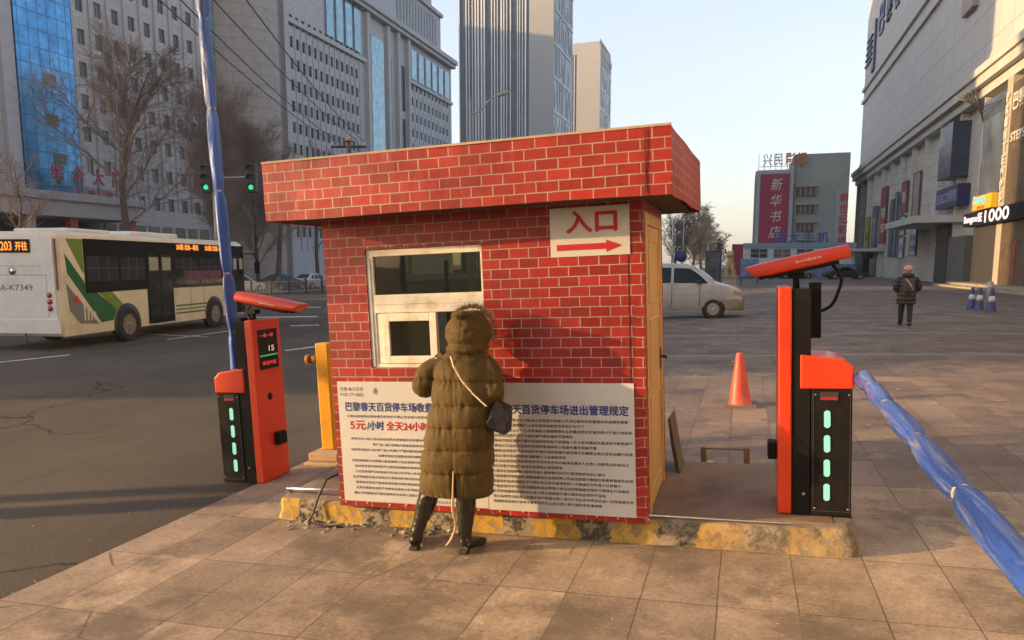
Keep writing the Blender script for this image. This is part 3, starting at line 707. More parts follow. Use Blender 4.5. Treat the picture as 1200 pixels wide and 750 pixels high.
# arms
def arm(t, p, d, length, r0, mat, seed, n=90, grow=0.0):
    rg = np.random.RandomState(seed); p, d = Vector(p), Vector(d).normalized(); b = MB(); rings = []
    a1 = d.orthogonal().normalized(); a2 = d.cross(a1)
    ph = rg.uniform(0, 6, 8)
    for i in range(n + 1):
        s = length * i / n; q = []; rr_ = r0 * (1 + min(1, s / 2.6) * grow / r0)
        knot = min(abs(s - k) for k in (.42, .98, 1.75, 2.5, 3.3, 4.0))
        pinch = 1 - .28 * math.exp(-(knot / .045) ** 2)
        for k in range(18):
            a = 2 * math.pi * k / 18
            w = 1 + .10 * math.sin(3 * a + ph[0] + s * 1.6) + .05 * math.sin(5 * a + ph[1] - s * 3) + .05 * math.sin(2 * a + ph[2] + s * 9) + .035 * math.sin(7 * a + ph[3] + s * 2.2) + .02 * math.sin(a + s * 23 + ph[4])
            q.append(p + d * s + (a1 * math.cos(a) * 1.12 + a2 * math.sin(a)) * rr_ * w * pinch)
        rings.append(q)
    b.loft(rings); o = b.build('boom_arm', mat, t)
    b = MB(); b.tube([p - d * .1, p + d * .08], r0 * .55, 10); b.build('arm_clamp', BLK, t)
    for k in (.42, .98, 1.75, 2.5, 3.3):
        if k < length: b = MB(); b.tube([p + d * (k - .008) , p + d * (k + .008)], (r0 + grow * min(1, k / 2.6)) * .8, 14); b.build('tape', pm('clear_tape', (.5, .42, .3), .3), o)
arm(rm, (.80, 5.16, 1.10), (-.018, -1, -.008), 4.6, .043, WRAPH, 3)
arm(lm, (-4.60, 6.0, .98), (-.012, 0, 1), 4.6, .046, WRAPV, 5)

# ------------------------------------------------------------------ yellow post, block, bracket, board
YEL = pm('yellow_paint', (.72, .36, .012), .5, .12, 5, dirt=(.35, .19, .03), dv=.5)
t = near('yellow_post', 'square yellow steel post with a side spigot standing left of the booth', 'post', (-4.03, 6.66, .12))
b = MB(); b.box(-4.10, -3.955, 6.6, 6.74, .12, 1.225); b.build('post_body', YEL, t, bevel=.012)
b = MB(); b.tube([(-4.09, 6.67, 1.06), (-4.2, 6.67, 1.055)], .036, 12); b.tube([(-4.2, 6.67, 1.055), (-4.245, 6.67, 1.053)], .05, 12); b.build('spigot', pm('rusty_orange', (.40, .16, .03), .6, .3, 20), t)
BLOCKM = pm('sandy_block', (.48, .36, .24), .9, .15, 8, .5, 60, .006)
b = MB(); b.box(-4.2, -3.80, 6.4, 6.95, -.18, .03); b.box(-4.17, -3.83, 6.45, 6.9, .032, .118)
solo(b, 'concrete_block', BLOCKM, 'two stacked sandy concrete blocks under the yellow post', 'block', (-4.0, 6.6, -.18), bevel=.012)
b = MB(); BM = pm('weathered_wood', (.24, .15, .085), .75, .25, 10)
for x in (-.29, .075): b.box(x, x + .05, 6.62, 6.68, .02, .26); b.box(x - .05, x + .1, 6.58, 6.74, 0, .022)
b.box(-.285, .12, 6.645, 6.66, .236, .25)
solo(b, 'floor_bracket', BM, 'low rusty steel hoop bracket bolted down behind the booth', 'bracket', (-.08, 6.65, 0), bevel=.004)
b = MB(); P = [(-.50, 6.12, .19), (-.455, 6.16, .14), (-.43, 6.17, .08), (-.33, 6.2, .0)]
prof = [(-.535, .62), (-.515, .42), (-.48, .2), (-.40, .0), (-.375, .0), (-.455, .22), (-.49, .44), (-.52, .64)]
b.prism(prof, lambda x, z: (x + .02, 6.06, z), lambda x, z: (x + .03, 6.40, z))
solo(b, 'leaning_board', pm('dark_plywood', (.12, .085, .06), .8, .3, 8), 'warped dark board leaning against the rear corner of the booth', 'board', (-.45, 6.2, 0))

# ------------------------------------------------------------------ cones
def cone_thing(name, label, cat, base, h, r, body, band, basem, group=None):
    t = near(name, label, cat, base, group) if base[0] < 3 else far(name, label, cat, base, 0, group)
    bx_, by_, bz_ = base if base[0] < 3 else (0, 0, 0)
    b = MB(); b.lathe([(r, .03), (r * .93, .05), (r * .28, h), (r * .2, h + .005), (.001, h + .006)], (bx_, by_, bz_), 24); bo = b.build('cone_body', body, t, auto=50)
    for z0, z1 in ((.45, .68),) if band is not None else ():
        b = MB(); f = lambda z: r * .93 + (r * .28 - r * .93) * (z - .05) / (h - .05) + .003
        b.lathe([(f(z0 * h) - .003, z0 * h), (f(z0 * h), z0 * h), (f(z1 * h), z1 * h), (f(z1 * h) - .003, z1 * h)], (bx_, by_, bz_), 24); b.build('band', band, bo)
    b = MB(); b.box(bx_ - r * 1.35, bx_ + r * 1.35, by_ - r * 1.35, by_ + r * 1.35, bz_, bz_ + .032); b.build('cone_base', basem, t, bevel=.006)
    return t
cone_thing('traffic_cone', 'faded red plastic traffic cone standing alone on the paving behind the booth', 'traffic cone', (.03, 10.1, 0), .70, .155, pm('faded_red', (.56, .065, .045), .5, .2, 5, dirt=(.5, .3, .2), dv=.4), None, pm('cone_foot', (.16, .12, .10), .8))
# ------------------------------------------------------------------ people
SKIN = pm('skin', (.45, .28, .2), .5); COATM = None
def seg_tube(b, pts, rad, n=12): 
    P = [Vector(p) for p in pts]; Q = []; R = []
    for i in range(len(P) - 1):
        for k in range(4):
            u = k / 4; a, c = P[max(i - 1, 0)], P[min(i + 2, len(P) - 1)]
            Q.append(.5 * (2 * P[i] + (P[i + 1] - a) * u + (2 * a - 5 * P[i] + 4 * P[i + 1] - c) * u * u + (3 * P[i] - a - 3 * P[i + 1] + c) * u ** 3)); R.append(rad[i] + (rad[i + 1] - rad[i]) * u)
    Q.append(P[-1]); R.append(rad[-1]); b.tube(Q, R, n)
def hand(b, w, d, up, s=1.0):
    """Palm, four unequal half-curled fingers and a thumb off the palm's side; w wrist, d pointing direction, up back of the hand."""
    w, d, up = Vector(w), Vector(d).normalized(), Vector(up).normalized(); side = d.cross(up).normalized()
    b.loft([[w + d * t * s + (side * math.cos(a) * rx + up * math.sin(a) * rz) * s for a in [2 * math.pi * k / 10 for k in range(10)]] for t, rx, rz in ((-.02, .024, .019), (.01, .028, .017), (.05, .038, .015), (.085, .038, .012), (.092, .03, .008))])
    for i, ln in enumerate((.062, .072, .068, .052)):
        o = w + d * .08 * s + side * (-.029 + .0195 * i) * s
        k1 = o + d * ln * .42 * s - up * .006 * s; k2 = k1 + (d * .75 - up * .66) * ln * .33 * s; k3 = k2 + (d * .3 - up * .95) * ln * .25 * s
        seg_tube(b, [o, k1, k2, k3], [.0088 * s, .0085 * s, .008 * s, .0065 * s], 8)
    o = w + d * .025 * s - side * .03 * s; k1 = o + (d * .6 - side * .75 - up * .2) * .035 * s; k2 = k1 + (d * .95 - side * .2 - up * .25) * .03 * s
    seg_tube(b, [o, k1, k2], [.012 * s, .010 * s, .008 * s], 8)
def head(b, c, r=.098):
    """Skull, jaw, nose, brow and ears; the face looks along +Y."""
    c = Vector(c); b.ell(c + Vector((0, -.01, .02)), (r * .82, r * .98, r)); b.ell(c + Vector((0, .02, -.055)), (r * .62, r * .72, r * .62))
    seg_tube(b, [c + Vector((0, .085, .015)), c + Vector((0, .108, -.02)), c + Vector((0, .09, -.028))], [.010, .016, .010], 8)
    b.ell(c + Vector((0, .088, -.055)), (.024, .012, .009), 8, 5)
    for s in (-1, 1):
        b.ell(c + Vector((s * r * .83, -.005, -.005)), (.010, .02, .03), 8, 5); b.ell(c + Vector((s * .032, .078, .012)), (.013, .012, .008), 8, 5)
def puff_skin(rings_b, voxel_size, pitch, amp, seed, zoff=0.0, wr=.006, vertical=None):
    V, N, Fc = voxel(rings_b, voxel_size, 6)
    z = V[:, 2] + zoff + vnoise(V, 9, seed) * .011
    ph = np.abs(np.sin(np.pi * z / pitch)); dist = np.abs((z / pitch + .5) % 1 - .5) * pitch
    d = (ph ** .8 - .6) * amp * .55 * (1 + .5 * vnoise(V, 6, seed + 9)) - amp * .75 * np.exp(-(dist / .009) ** 2)
    if vertical is not None:
        for cx in vertical: d -= amp * .3 * np.exp(-((V[:, 0] - cx + vnoise(V, 9, seed + 3) * .004) / .009) ** 2)
    near_seam = np.exp(-(dist / .03) ** 2)
    fold = np.abs(vnoise(V * np.array([1, 1, .3]), 70, seed + 1))
    d -= fold * wr * (.3 + 1.0 * near_seam)
    d -= np.abs(vnoise(V * np.array([1, 1, 1.5]), 30, seed + 5)) ** .6 * wr * .7
    d += vnoise(V, 24, seed + 2) * wr * .8
    keep = np.clip((V[:, 2] - V[:, 2].min()) / .03, .15, 1)
    return V + N * (d * keep)[:, None], Fc

# woman at the window, in the pavement's frame
wx, wy = -1.72, 4.52
woman = near('person', 'person in long olive quilted coat and black boots leaning to the booth window', 'person', (wx, wy, 0))
b = MB()
seg_tube(b, [(-1.80, wy, .72), (-1.96, wy, .40), (-2.065, wy - .02, .09)], [.085, .045, .026]); seg_tube(b, [(-1.67, wy, .72), (-1.705, wy - .01, .40), (-1.715, wy - .03, .09)], [.085, .045, .026])
for c, q in (((-2.075, wy - .03, .05), (-.045, .16)), ((-1.715, wy - .03, .05), (.07, .135))): seg_tube(b, [(c[0], c[1] - .01, .058), (c[0] + q[0] * .5, c[1] + q[1] * .5, .05), (c[0] + q[0], c[1] + q[1], .036)], [.024, .024, .014])
seg_tube(b, [(-1.735, wy, .68), (-1.73, wy, .85), (-1.715, wy + .03, 1.05), (-1.70, wy + .06, 1.22), (-1.69, wy + .085, 1.34), (-1.675, wy + .105, 1.42)], [.14, .11, .11, .105, .055, .048])
seg_tube(b, [(-1.86, wy + .06, 1.29), (-1.985, wy + .02, 1.12), (-1.88, wy + .23, 1.20)], [.052, .042, .03]); seg_tube(b, [(-1.54, wy + .06, 1.27), (-1.50, wy, 1.06), (-1.60, wy + .22, 1.16)], [.052, .042, .03])
hand(b, (-1.875, wy + .235, 1.205), (.15, 1, .05), (0, 0, 1)); hand(b, (-1.605, wy + .225, 1.165), (-.15, 1, .1), (0, 0, 1))
head(b, (-1.67, wy + .13, 1.495), .093)
V, N, Fc = voxel(b, .0065, 2); body = from_arrays(V, Fc, 'body', SKIN, woman)
def coat_mat():
    m, n, l, p = _nt('olive_coat')
    vec = ocoord(n, l)
    f = noise(n, l, vec, 5, 6)
    col = mixc(n, l, rng_(n, l, f, .3, .7, 0, 1), (.062, .039, .009), (.092, .059, .014)); l.new(col, p.inputs['Base Color'])
    p.inputs['Roughness'].default_value = .7; p.inputs['Specular IOR Level'].default_value = .22; p.inputs['Sheen Weight'].default_value = .15; p.inputs['Sheen Roughness'].default_value = .4
    bump(n, l, p, mth(n, l, 'ADD', noise(n, l, vec, 80, 6, .7), mth(n, l, 'MULTIPLY', noise(n, l, vec, 20, 3), 1.5)), .5, .006)
    return m
COATM = coat_mat()
b = MB(); rings = []
for z, cx, cy, rx, ry in ((.405, -1.765, wy - .01, .245, .165), (.42, -1.765, wy - .01, .262, .18), (.6, -1.755, wy - .01, .258, .18), (.8, -1.735, wy, .240, .175), (.95, -1.715, wy + .01, .222, .165), (1.08, -1.70, wy + .03, .215, .155), (1.2, -1.695, wy + .045, .21, .145), (1.28, -1.69, wy + .06, .20, .125), (1.34, -1.685, wy + .075, .155, .105), (1.39, -1.68, wy + .09, .105, .09), (1.42, -1.675, wy + .1, .08, .075)):
    rings.append([(cx + math.copysign(abs(math.cos(a)) ** .85, math.cos(a)) * rx, cy + math.copysign(abs(math.sin(a)) ** .85, math.sin(a)) * ry, z - (0.02 * (cx + rx * math.cos(a) + 1.76) if z < .5 else 0)) for a in [2 * math.pi * k / 40 for k in range(40)]])
b.loft(rings)
seg_tube(b, [(-1.82, wy + .07, 1.30), (-1.935, wy + .04, 1.22), (-1.985, wy + .02, 1.115), (-1.95, wy + .12, 1.13), (-1.89, wy + .215, 1.195)], [.075, .078, .074, .070, .056])
seg_tube(b, [(-1.57, wy + .07, 1.29), (-1.495, wy + .03, 1.19), (-1.485, wy - .0, 1.05), (-1.52, wy + .1, 1.07), (-1.595, wy + .205, 1.15)], [.075, .078, .074, .070, .056])
V, Fc = puff_skin(b, .0075, .150, .010, 11, .03, .0085, (-1.715,))
# the slit at the back, from the hem upward
sl = (V[:, 1] < wy - .05) & (V[:, 2] < .62)
V[sl, 1] += (.05 * np.exp(-((V[sl, 0] + 1.715) / .012) ** 2) * np.clip((.62 - V[sl, 2]) / .12, 0, 1))
coat = from_arrays(V, Fc, 'coat', COATM, woman)
b = MB(); hc = Vector((-1.67, wy + .10, 1.475))
rings = []
for i in range(15):
    a = math.pi * (i + .02) / 14.04 - math.pi / 2; z = math.sin(a) * .150
    w = 1 + .10 * math.cos(a * 2)
    rings.append([(hc.x + .142 * w * math.cos(a) * math.cos(q) + .01 * math.sin(3 * q), hc.y - .0 + (.155 if math.sin(q) < 0 else .13) * math.cos(a) * math.sin(q) + (.05 * math.sin(a) if math.sin(a) > 0 else 0), hc.z + z) for q in [2 * math.pi * k / 28 for k in range(28)]])
b.loft(rings); b.ell((-1.675, wy + .085, 1.37), (.15, .145, .055), 20, 9); b.ell((-1.69, wy + .02, 1.60), (.07, .08, .03), 12, 7)
V, Fc = puff_skin(b, .0085, .9, .006, 31, .30, .011, (-1.672,)); hood = from_arrays(V, Fc, 'hood', COATM, woman)
b = MB(); rg = random.Random(17)
for i in range(1500):
    a = rg.uniform(-.5, math.pi + .5); rr_ = 1 + rg.gauss(0, .05); c = hc + Vector((.150 * math.cos(a) * rr_, .085 + rg.gauss(0, .02), .152 * math.sin(a) * rr_ + .01))
    d = Vector((math.cos(a) + rg.gauss(0, .5), rg.gauss(-.1, .6), math.sin(a) + rg.gauss(0, .5))).normalized() * rg.uniform(.018, .04); e = d.orthogonal().normalized() * .0016
    b.poly([c - e, c + e, c + d])
b.build('fur_trim', pm('golden_fur', (.26, .17, .07), .8, .4, 30), hood)
BOOT = pm('boot_leather', (.018, .015, .012), .24, .3, 9, .25, 30, .003, coat=.4)
for c, top, q in (((-2.075, wy - .04), (-1.955, wy), (-.055, .20)), ((-1.715, wy - .04), (-1.70, wy), (.085, .17))):
    b = MB(); seg_tube(b, [(top[0], top[1], .435), (top[0] * .66 + c[0] * .34, wy - .01, .31), (c[0] * .75 + top[0] * .25, wy - .02, .18), (c[0], c[1] + .005, .09), (c[0], c[1], .055)], [.073, .070, .052, .044, .046], 14)
    seg_tube(b, [(c[0], c[1] - .01, .058), (c[0] + q[0] * .4, c[1] + q[1] * .4, .052), (c[0] + q[0] * .8, c[1] + q[1] * .8, .036), (c[0] + q[0], c[1] + q[1], .03)], [.045, .043, .036, .024], 12)
    V, N, Fc = voxel(b, .007, 3); V[:, 2] = np.maximum(V[:, 2], .014); V = V + N * (np.abs(vnoise(V * [1, 1, 1.6], 40, 4)) * -.004)[:, None]
    bt = from_arrays(V, Fc, 'boot', BOOT, woman)
    b = MB(); b.box(c[0] - .032, c[0] + .032, c[1] - .05, c[1] + .01, 0, .03); b.build('heel', BLACK, bt, bevel=.006)
b = MB(); seg_tube(b, [(-1.715, wy - .175, .60), (-1.72, wy - .19, .47), (-1.735, wy - .17, .34), (-1.74, wy - .12, .22), (-1.80, wy - .06, .10), (-1.86, wy - .02, .03)], [.005, .006, .011, .006, .011, .006], 6)
b.build('ribbon', pm('pale_ribbon', (.52, .36, .22), .6), woman)
# handbag on its chain
BAGM = pm('black_quilted_leather', (.014, .014, .02), .3, .2, 20, .4, 45, .004)
hb = near('handbag', 'black handbag hanging by a pale chain on the hip of the person at the window', 'handbag', (-1.44, wy - .06, .86))
b = MB(); prof = [(-.065, .0), (.06, .0), (.085, .03), (.05, .185), (-.045, .20), (-.09, .03)]
Rb = Matrix.Rotation(.32, 3, 'Y'); f = lambda dy: (lambda x, z: Vector((-1.45, wy - .10 + dy + (.5 * .02), .84)) + Rb @ Vector((x, 0, z)))
b.prism(prof, f(0), f(.09)); bag = b.build('bag_body', BAGM, hb, bevel=.02, seg=3)
b = MB(); b.prism([(-.048, .202), (.053, .187), (.068, .10), (-.068, .10)], f(-.004), f(.0)); b.build('flap', BAGM, bag)
b = MB(); path = [(-1.735, wy - .075, 1.335), (-1.70, wy - .115, 1.27), (-1.64, wy - .135, 1.18), (-1.565, wy - .145, 1.10), (-1.48, wy - .14, 1.02)]
P = [Vector(path[0])]
for a, c in zip(path, path[1:]):
    for k in range(1, 8): P.append(Vector(a).lerp(Vector(c), k / 7))
for i, p in enumerate(P[:-1]):
    d = (P[i + 1] - p); b.tube([p - d * .1, p + d * .5, p + d * 1.1], [.0035, .008, .0035], 6)
b.build('chain_strap', pm('pale_chain', (.62, .52, .36), .35, .3, 60, metal=.6), hb)

# pedestrian walking off over the plaza
pp_ = at_z(1060, 382, .17); pz = gz(pp_.x) - .0
ped = far('person', 'distant person in dark padded coat and pale pink hat walking away over the plaza', 'person', (pp_.x, pp_.y, pz + .006))
b = MB()
for s, y0 in ((-1, .16), (1, -.14)):
    seg_tube(b, [(s * .09, 0, .85), (s * .10, y0 * .5 + .03, .48), (s * .09, y0, .09)], [.085, .06, .04]); seg_tube(b, [(s * .09, y0 - .04, .05), (s * .10, y0 + .09, .05), (s * .11, y0 + .18, .035)], [.04, .042, .03])
    seg_tube(b, [(s * .19, 0, 1.36), (s * .27, -.04, 1.1), (s * .2, .12, .98)], [.06, .05, .035]); hand(b, (s * .2, .12, .98), (-s * .4, .9, -.1), (s, 0, .3))
seg_tube(b, [(0, 0, .84), (0, 0, 1.05), (0, .01, 1.3), (0, .02, 1.42), (0, .02, 1.52)], [.16, .14, .16, .09, .055]); head(b, (0, .035, 1.59), .1)
V, N, Fc = voxel(b, .011, 2); from_arrays(V, Fc, 'body', SKIN, ped)
DARKC = pm('dark_coat', (.016, .012, .012), .6, .3, 9); DARKT = pm('dark_trousers', (.014, .013, .015), .8)
b = MB(); rings = [[(rx * math.cos(a), ry * math.sin(a), z) for a in [2 * math.pi * k / 24 for k in range(24)]] for z, rx, ry in ((.62, .22, .16), (.64, .26, .19), (.8, .25, .19), (1.0, .25, .19), (1.2, .25, .185), (1.38, .22, .16), (1.46, .13, .11), (1.52, .09, .09))]
b.loft(rings)
for s in (-1, 1): seg_tube(b, [(s * .18, 0, 1.38), (s * .30, -.04, 1.12), (s * .22, .1, .98)], [.095, .095, .07])
b.ell((0, -.05, 1.46), (.17, .13, .07))
V, Fc = puff_skin(b, .014, .14, .02, 5, 0, .008); from_arrays(V, Fc, 'coat', DARKC, ped)
b = MB()
for s, y0 in ((-1, .16), (1, -.14)): seg_tube(b, [(s * .09, 0, .86), (s * .10, y0 * .5 + .03, .48), (s * .09, y0, .10)], [.105, .078, .058]); seg_tube(b, [(s * .09, y0 - .06, .05), (s * .10, y0 + .09, .055), (s * .11, y0 + .2, .04)], [.048, .05, .035])
b.build('trousers', DARKT, ped)
b = MB(); b.ell((0, .02, 1.64), (.125, .135, .105), 18, 9); b.build('hat', pm('pale_pink_knit', (.50, .30, .27), .9, .2, 30, .4, 90), ped)
ped.scale = (.95, .95, .95)
bp_ = far('backpack', 'small dark backpack with a pale strap on the back of the distant walker', 'backpack', (pp_.x, pp_.y, pz + .006))
bp_.scale = (.95, .95, .95)
b = MB(); b.box(-.15, .15, -.30, -.2, .98, 1.36); b.build('pack', pm('grey_pack', (.05, .04, .04), .7), bp_, bevel=.04, seg=3)
b = MB(); b.tube([(-.1, -.305, 1.36), (.02, -.31, 1.2), (.1, -.306, 1.05)], .011, 6); b.build('strap', pm('pale_strap', (.5, .48, .45), .7), bp_)
# ------------------------------------------------------------------ vehicles
CARGL = glass('car_glass', (.012, .014, .016), 1.5); TYRE = pm('tyre_rubber', (.022, .02, .019), .8, .3, 20); RIM = pm('alloy_rim', (.45, .45, .45), .35, .1, 20, metal=.8)
def wheel(t, x, y, z, r, w, side, spokes=5, rim=RIM):
    b = MB(); s = side
    b.lathe([(r * .62, -w / 2), (r * .93, -w / 2), (r, -w * .36), (r, w * .36), (r * .93, w / 2), (r * .62, w / 2), (r * .58, 0)], (x, y, z), 28, axis='y', caps=False)
    o = b.build('wheel', TYRE, t, auto=40)
    b = MB(); f = s * w * .36
    b.lathe([(.001, f * .98), (r * .56, f * .94), (r * .63, f * 1.25), (r * .66, f)], (x, y, z), 28, axis='y')
    for k in range(spokes):
        a = 2 * math.pi * k / spokes; R = Matrix.Rotation(a, 3, 'Y')
        b.box(r * .1, r * .6, -.012, .012, -r * .09, r * .09, R=R, o=Vector((x, y + f * 1.1, z)))
    b.lathe([(.001, f * 1.4), (r * .14, f * 1.4), (r * .16, f * .9)], (x, y, z), 14, axis='y')
    b.build('rim', rim, o)
    return o
def car(name, label, cat, base, rz, L_, W, stations, wheels, paint, belt, group=None, wr=.32, side_windows=(), dark=CARGL, shield=None, rear=None, lights=True, zb=.3, detail=True):
    """Body lofted over stations (x, top z, half width at belt factor, half width at top); front at x = 0, car runs to x = -L_."""
    t = far(name, label, cat, base, rz, group)
    b = MB(); rings = []
    HW = W / 2
    for (x, zt, fb, ft) in stations:
        zm = min(belt, zt - .02); hb = HW * fb; ht = HW * ft; z1 = zb + (.12 if x > -.1 or x < -L_ + .1 else 0)
        half = [(hb * .93, z1), (hb * .985, z1 + .12), (hb, z1 + (zm - z1) * .6), (hb * .97, zm), (ht * 1.0, zt - .05 if zt - zm > .1 else zt - .012), (ht * .86, zt)]
        rings.append([(x, -y, z) for y, z in half] + [(x, y, z) for y, z in half[::-1]])
    b.loft(rings[::-1]); body = b.build('body', paint, t, auto=32)
    st = stations
    def sidept(x, z, s, e=.006):
        for p, q in zip(st, st[1:]):
            if q[0] <= x <= p[0]:
                u = (x - p[0]) / (q[0] - p[0]); zt = p[1] + (q[1] - p[1]) * u; fb = p[2] + (q[2] - p[2]) * u; ft = p[3] + (q[3] - p[3]) * u; break
        zm = min(belt, zt - .02); y0 = HW * fb * .97; y1 = HW * ft; v = max(0, min(1, (z - zm) / max(.05, zt - .05 - zm)))
        return Vector((x, s * (y0 + (y1 - y0) * v + e), z))
    for s in (-1, 1):
        for poly in side_windows:
            b = MB(); xs_ = [p_[0] for p_ in poly]; lo_, hi_ = min(xs_), max(xs_); cols = sorted({lo_ + (hi_ - lo_) * i_ / 10 for i_ in range(11)} | {q_[0] for q_ in st if lo_ < q_[0] < hi_} | set(xs_)); prev = None
            for xx in cols:
                zs = []
                for p_, q_ in zip(poly, poly[1:] + poly[:1]):
                    if min(p_[0], q_[0]) - 1e-6 <= xx <= max(p_[0], q_[0]) + 1e-6:
                        zs += [p_[1], q_[1]] if abs(p_[0] - q_[0]) < 1e-6 else [p_[1] + (q_[1] - p_[1]) * (xx - p_[0]) / (q_[0] - p_[0])]
                cur = [sidept(xx, z_, s, .012) for z_ in [min(zs) + (max(zs) - min(zs)) * i_ / 3 for i_ in range(4)]]
                if prev:
                    for i_ in range(3): b.poly([prev[i_], cur[i_], cur[i_ + 1], prev[i_ + 1]])
                prev = cur
            b.build('side_window', dark, t)
    for kind, rect in (('windscreen', shield), ('rear_window', rear)):
        if rect:
            b = MB(); (xa, za, ya), (xb, zb_, yb) = rect; q = [Vector((xa, -ya, za)), Vector((xa, ya, za)), Vector((xb, yb, zb_)), Vector((xb, -yb, zb_))]; b.poly(q); b.build(kind, dark, t)
    for x in wheels:
        for s in (-1, 1):
            b = MB(); b.lathe([(.001, s * .0), (wr * 1.17, 0), (wr * 1.17, s * .02), (.001, s * .02)], (x, s * (HW - .035), wr), 26, axis='y'); b.build('wheel_arch', BLACK, body)
            wheel(t, x, s * (HW - .062), wr, wr, .2, s)
    return t, body, sidept
SILVER = pm('silver_paint', (.42, .41, .40), .38, .06, 4, metal=.35, coat=.4, dirt=(.25, .22, .19), dv=.4)
# silver van: front at px 870
vp = Vector((.06, 27.2, 0)); vz = gz(-1.2)
van, vb, sp = car('van', 'silver passenger van on the plaza with its nose beyond the booth corner', 'van', (vp.x, vp.y + .9, vz), 0, 5.0, 1.8,
    [(0, .82, .72, .62), (-.06, .95, .84, .74), (-.22, 1.06, .93, .82), (-.55, 1.16, .98, .86), (-.98, 1.27, 1, .86), (-1.4, 1.62, 1, .80), (-1.78, 1.86, 1, .77), (-2.1, 1.93, 1, .76), (-3.2, 1.96, 1, .76), (-4.7, 1.93, 1, .76), (-4.95, 1.75, .98, .78), (-5.0, 1.2, .96, .85)],
    (-1.02, -3.95), SILVER, 1.20, wr=.34, side_windows=([(-1.22, 1.245), (-1.52, 1.53), (-1.86, 1.76), (-2.42, 1.78), (-2.42, 1.245)], [(-2.52, 1.245), (-2.52, 1.79), (-3.6, 1.8), (-3.6, 1.245)], [(-3.7, 1.245), (-3.7, 1.8), (-4.7, 1.76), (-4.7, 1.245)]),
    shield=((-1.03, 1.32, .70), (-1.76, 1.866, .62)))
b = MB()
for s in (-1,):
    b.prism([(-.02, .80), (-.05, .93), (-.34, 1.0), (-.36, .86)], lambda x, z: (x, -.89 + .10 * (1 + x / .36) * .9, z), lambda x, z: (x, -.80 + .1 * (1 + x / .36), z))
b.build('headlight', pm('headlight_glass', (.28, .24, .18), .12, .2, 12, coat=.6), van)
b = MB(); rings = [[(x, -y, z0), (x, y, z0), (x, y, z1), (x, -y, z1)] for x, y, z0, z1 in ((.03, .55, .32, .66), (-.02, .72, .3, .70), (-.3, .90, .3, .70), (-.62, .91, .32, .66))]
b.loft(rings[::-1]); b.build('bumper', pm('bumper_grey', (.20, .17, .13), .5, .2, 6), van, bevel=.03)
b = MB(); b.box(-4.7, -1.42, -.905, -.898, .86, .90); b.build('side_trim', SILVER, van)
for x in (-1.5, -2.47, -3.65): b = MB(); b.box(x - .008, x + .008, -.903, -.893, .45, 1.2); b.build('door_seam', BLACK, van)
b = MB(); b.box(-2.30, -2.14, -.915, -.898, 1.06, 1.09); b.build('door_handle', SILVER, van)
b = MB(); b.box(-1.62, -1.42, -1.06, -.92, 1.22, 1.36); b.build('mirror', BLACK, van, bevel=.04)
SEDAN = lambda: [(0, .62, .8, .7), (-.1, .72, .92, .8), (-.9, .86, 1, .82), (-1.2, .93, 1, .8), (-1.95, 1.38, 1, .66), (-2.7, 1.43, 1, .66), (-3.3, 1.32, 1, .66), (-3.95, .98, .98, .8), (-4.45, .92, .94, .82), (-4.55, .7, .9, .8)]
SWIN = ([(-1.45, .93), (-1.95, 1.28), (-2.5, 1.33), (-2.5, .93)], [(-2.58, .93), (-2.58, 1.33), (-3.2, 1.25), (-3.6, .96)])
WHITEP = pm('white_paint', (.68, .68, .68), .35, .05, 4, coat=.4); BLACKP = pm('black_car_paint', (.02, .02, .023), .3, .1, 5, coat=.5); GREYP = pm('grey_car_paint', (.2, .2, .21), .35, .1, 5, coat=.4)
def sedan(label, p, rz, paint, group=None): return car('parked_car', label, 'car', p, rz, 4.55, 1.76, SEDAN(), (-.85, -3.55), paint, .90, group, .31, SWIN, shield=((-1.22, .965, .6), (-1.93, 1.39, .5)), rear=((-3.93, 1.0, .6), (-3.32, 1.335, .52)), zb=.22)
sedan('white car parked behind the silver van near the tall lamp posts', (-3.9, 52, gz(-4)), math.radians(-70), WHITEP)
sedan('black car parked at the far foot of the shopping centre wall', (13.2, 92, gz(13)), math.radians(10), BLACKP)
sedan('dark grey car parked in front of the low white annex with blue roof letters', (8.0, 96, gz(8)), math.radians(15), GREYP)
q = lambda x, y: at_z(x, y, -.35)
for lab, px_, X_, pt in (('white car parked beyond the road barrier right behind the bus front', 302, -37.5, WHITEP), ('dark car parked beyond the road barrier between two tree trunks', 352, -37.5, BLACKP), ('light grey car parked beyond the road barrier at the booth edge', 385, -37.5, WHITEP if False else pm('pale_grey_paint', (.48, .5, .52), .35, .05, 5, coat=.4))):
    p = at_x(px_, 330, X_); sedan(lab, (p.x, p.y, gz(p.x)), math.radians(84), pt, 'cars parked beyond the barrier')

# ---- city bus: s along the road from the rear wheel, measured on its right side
ba = at_z(151.5, 399.5, -.35); bf = at_z(252, 383.6, -.35); bu = (bf - ba); bu.z = 0; bu.normalize()
bang = math.atan2(bu.y, bu.x)
bus = far('city_bus', 'white and green city bus with dark windows and lit orange rear sign on the road', 'bus', (ba.x, ba.y, -.35), bang)
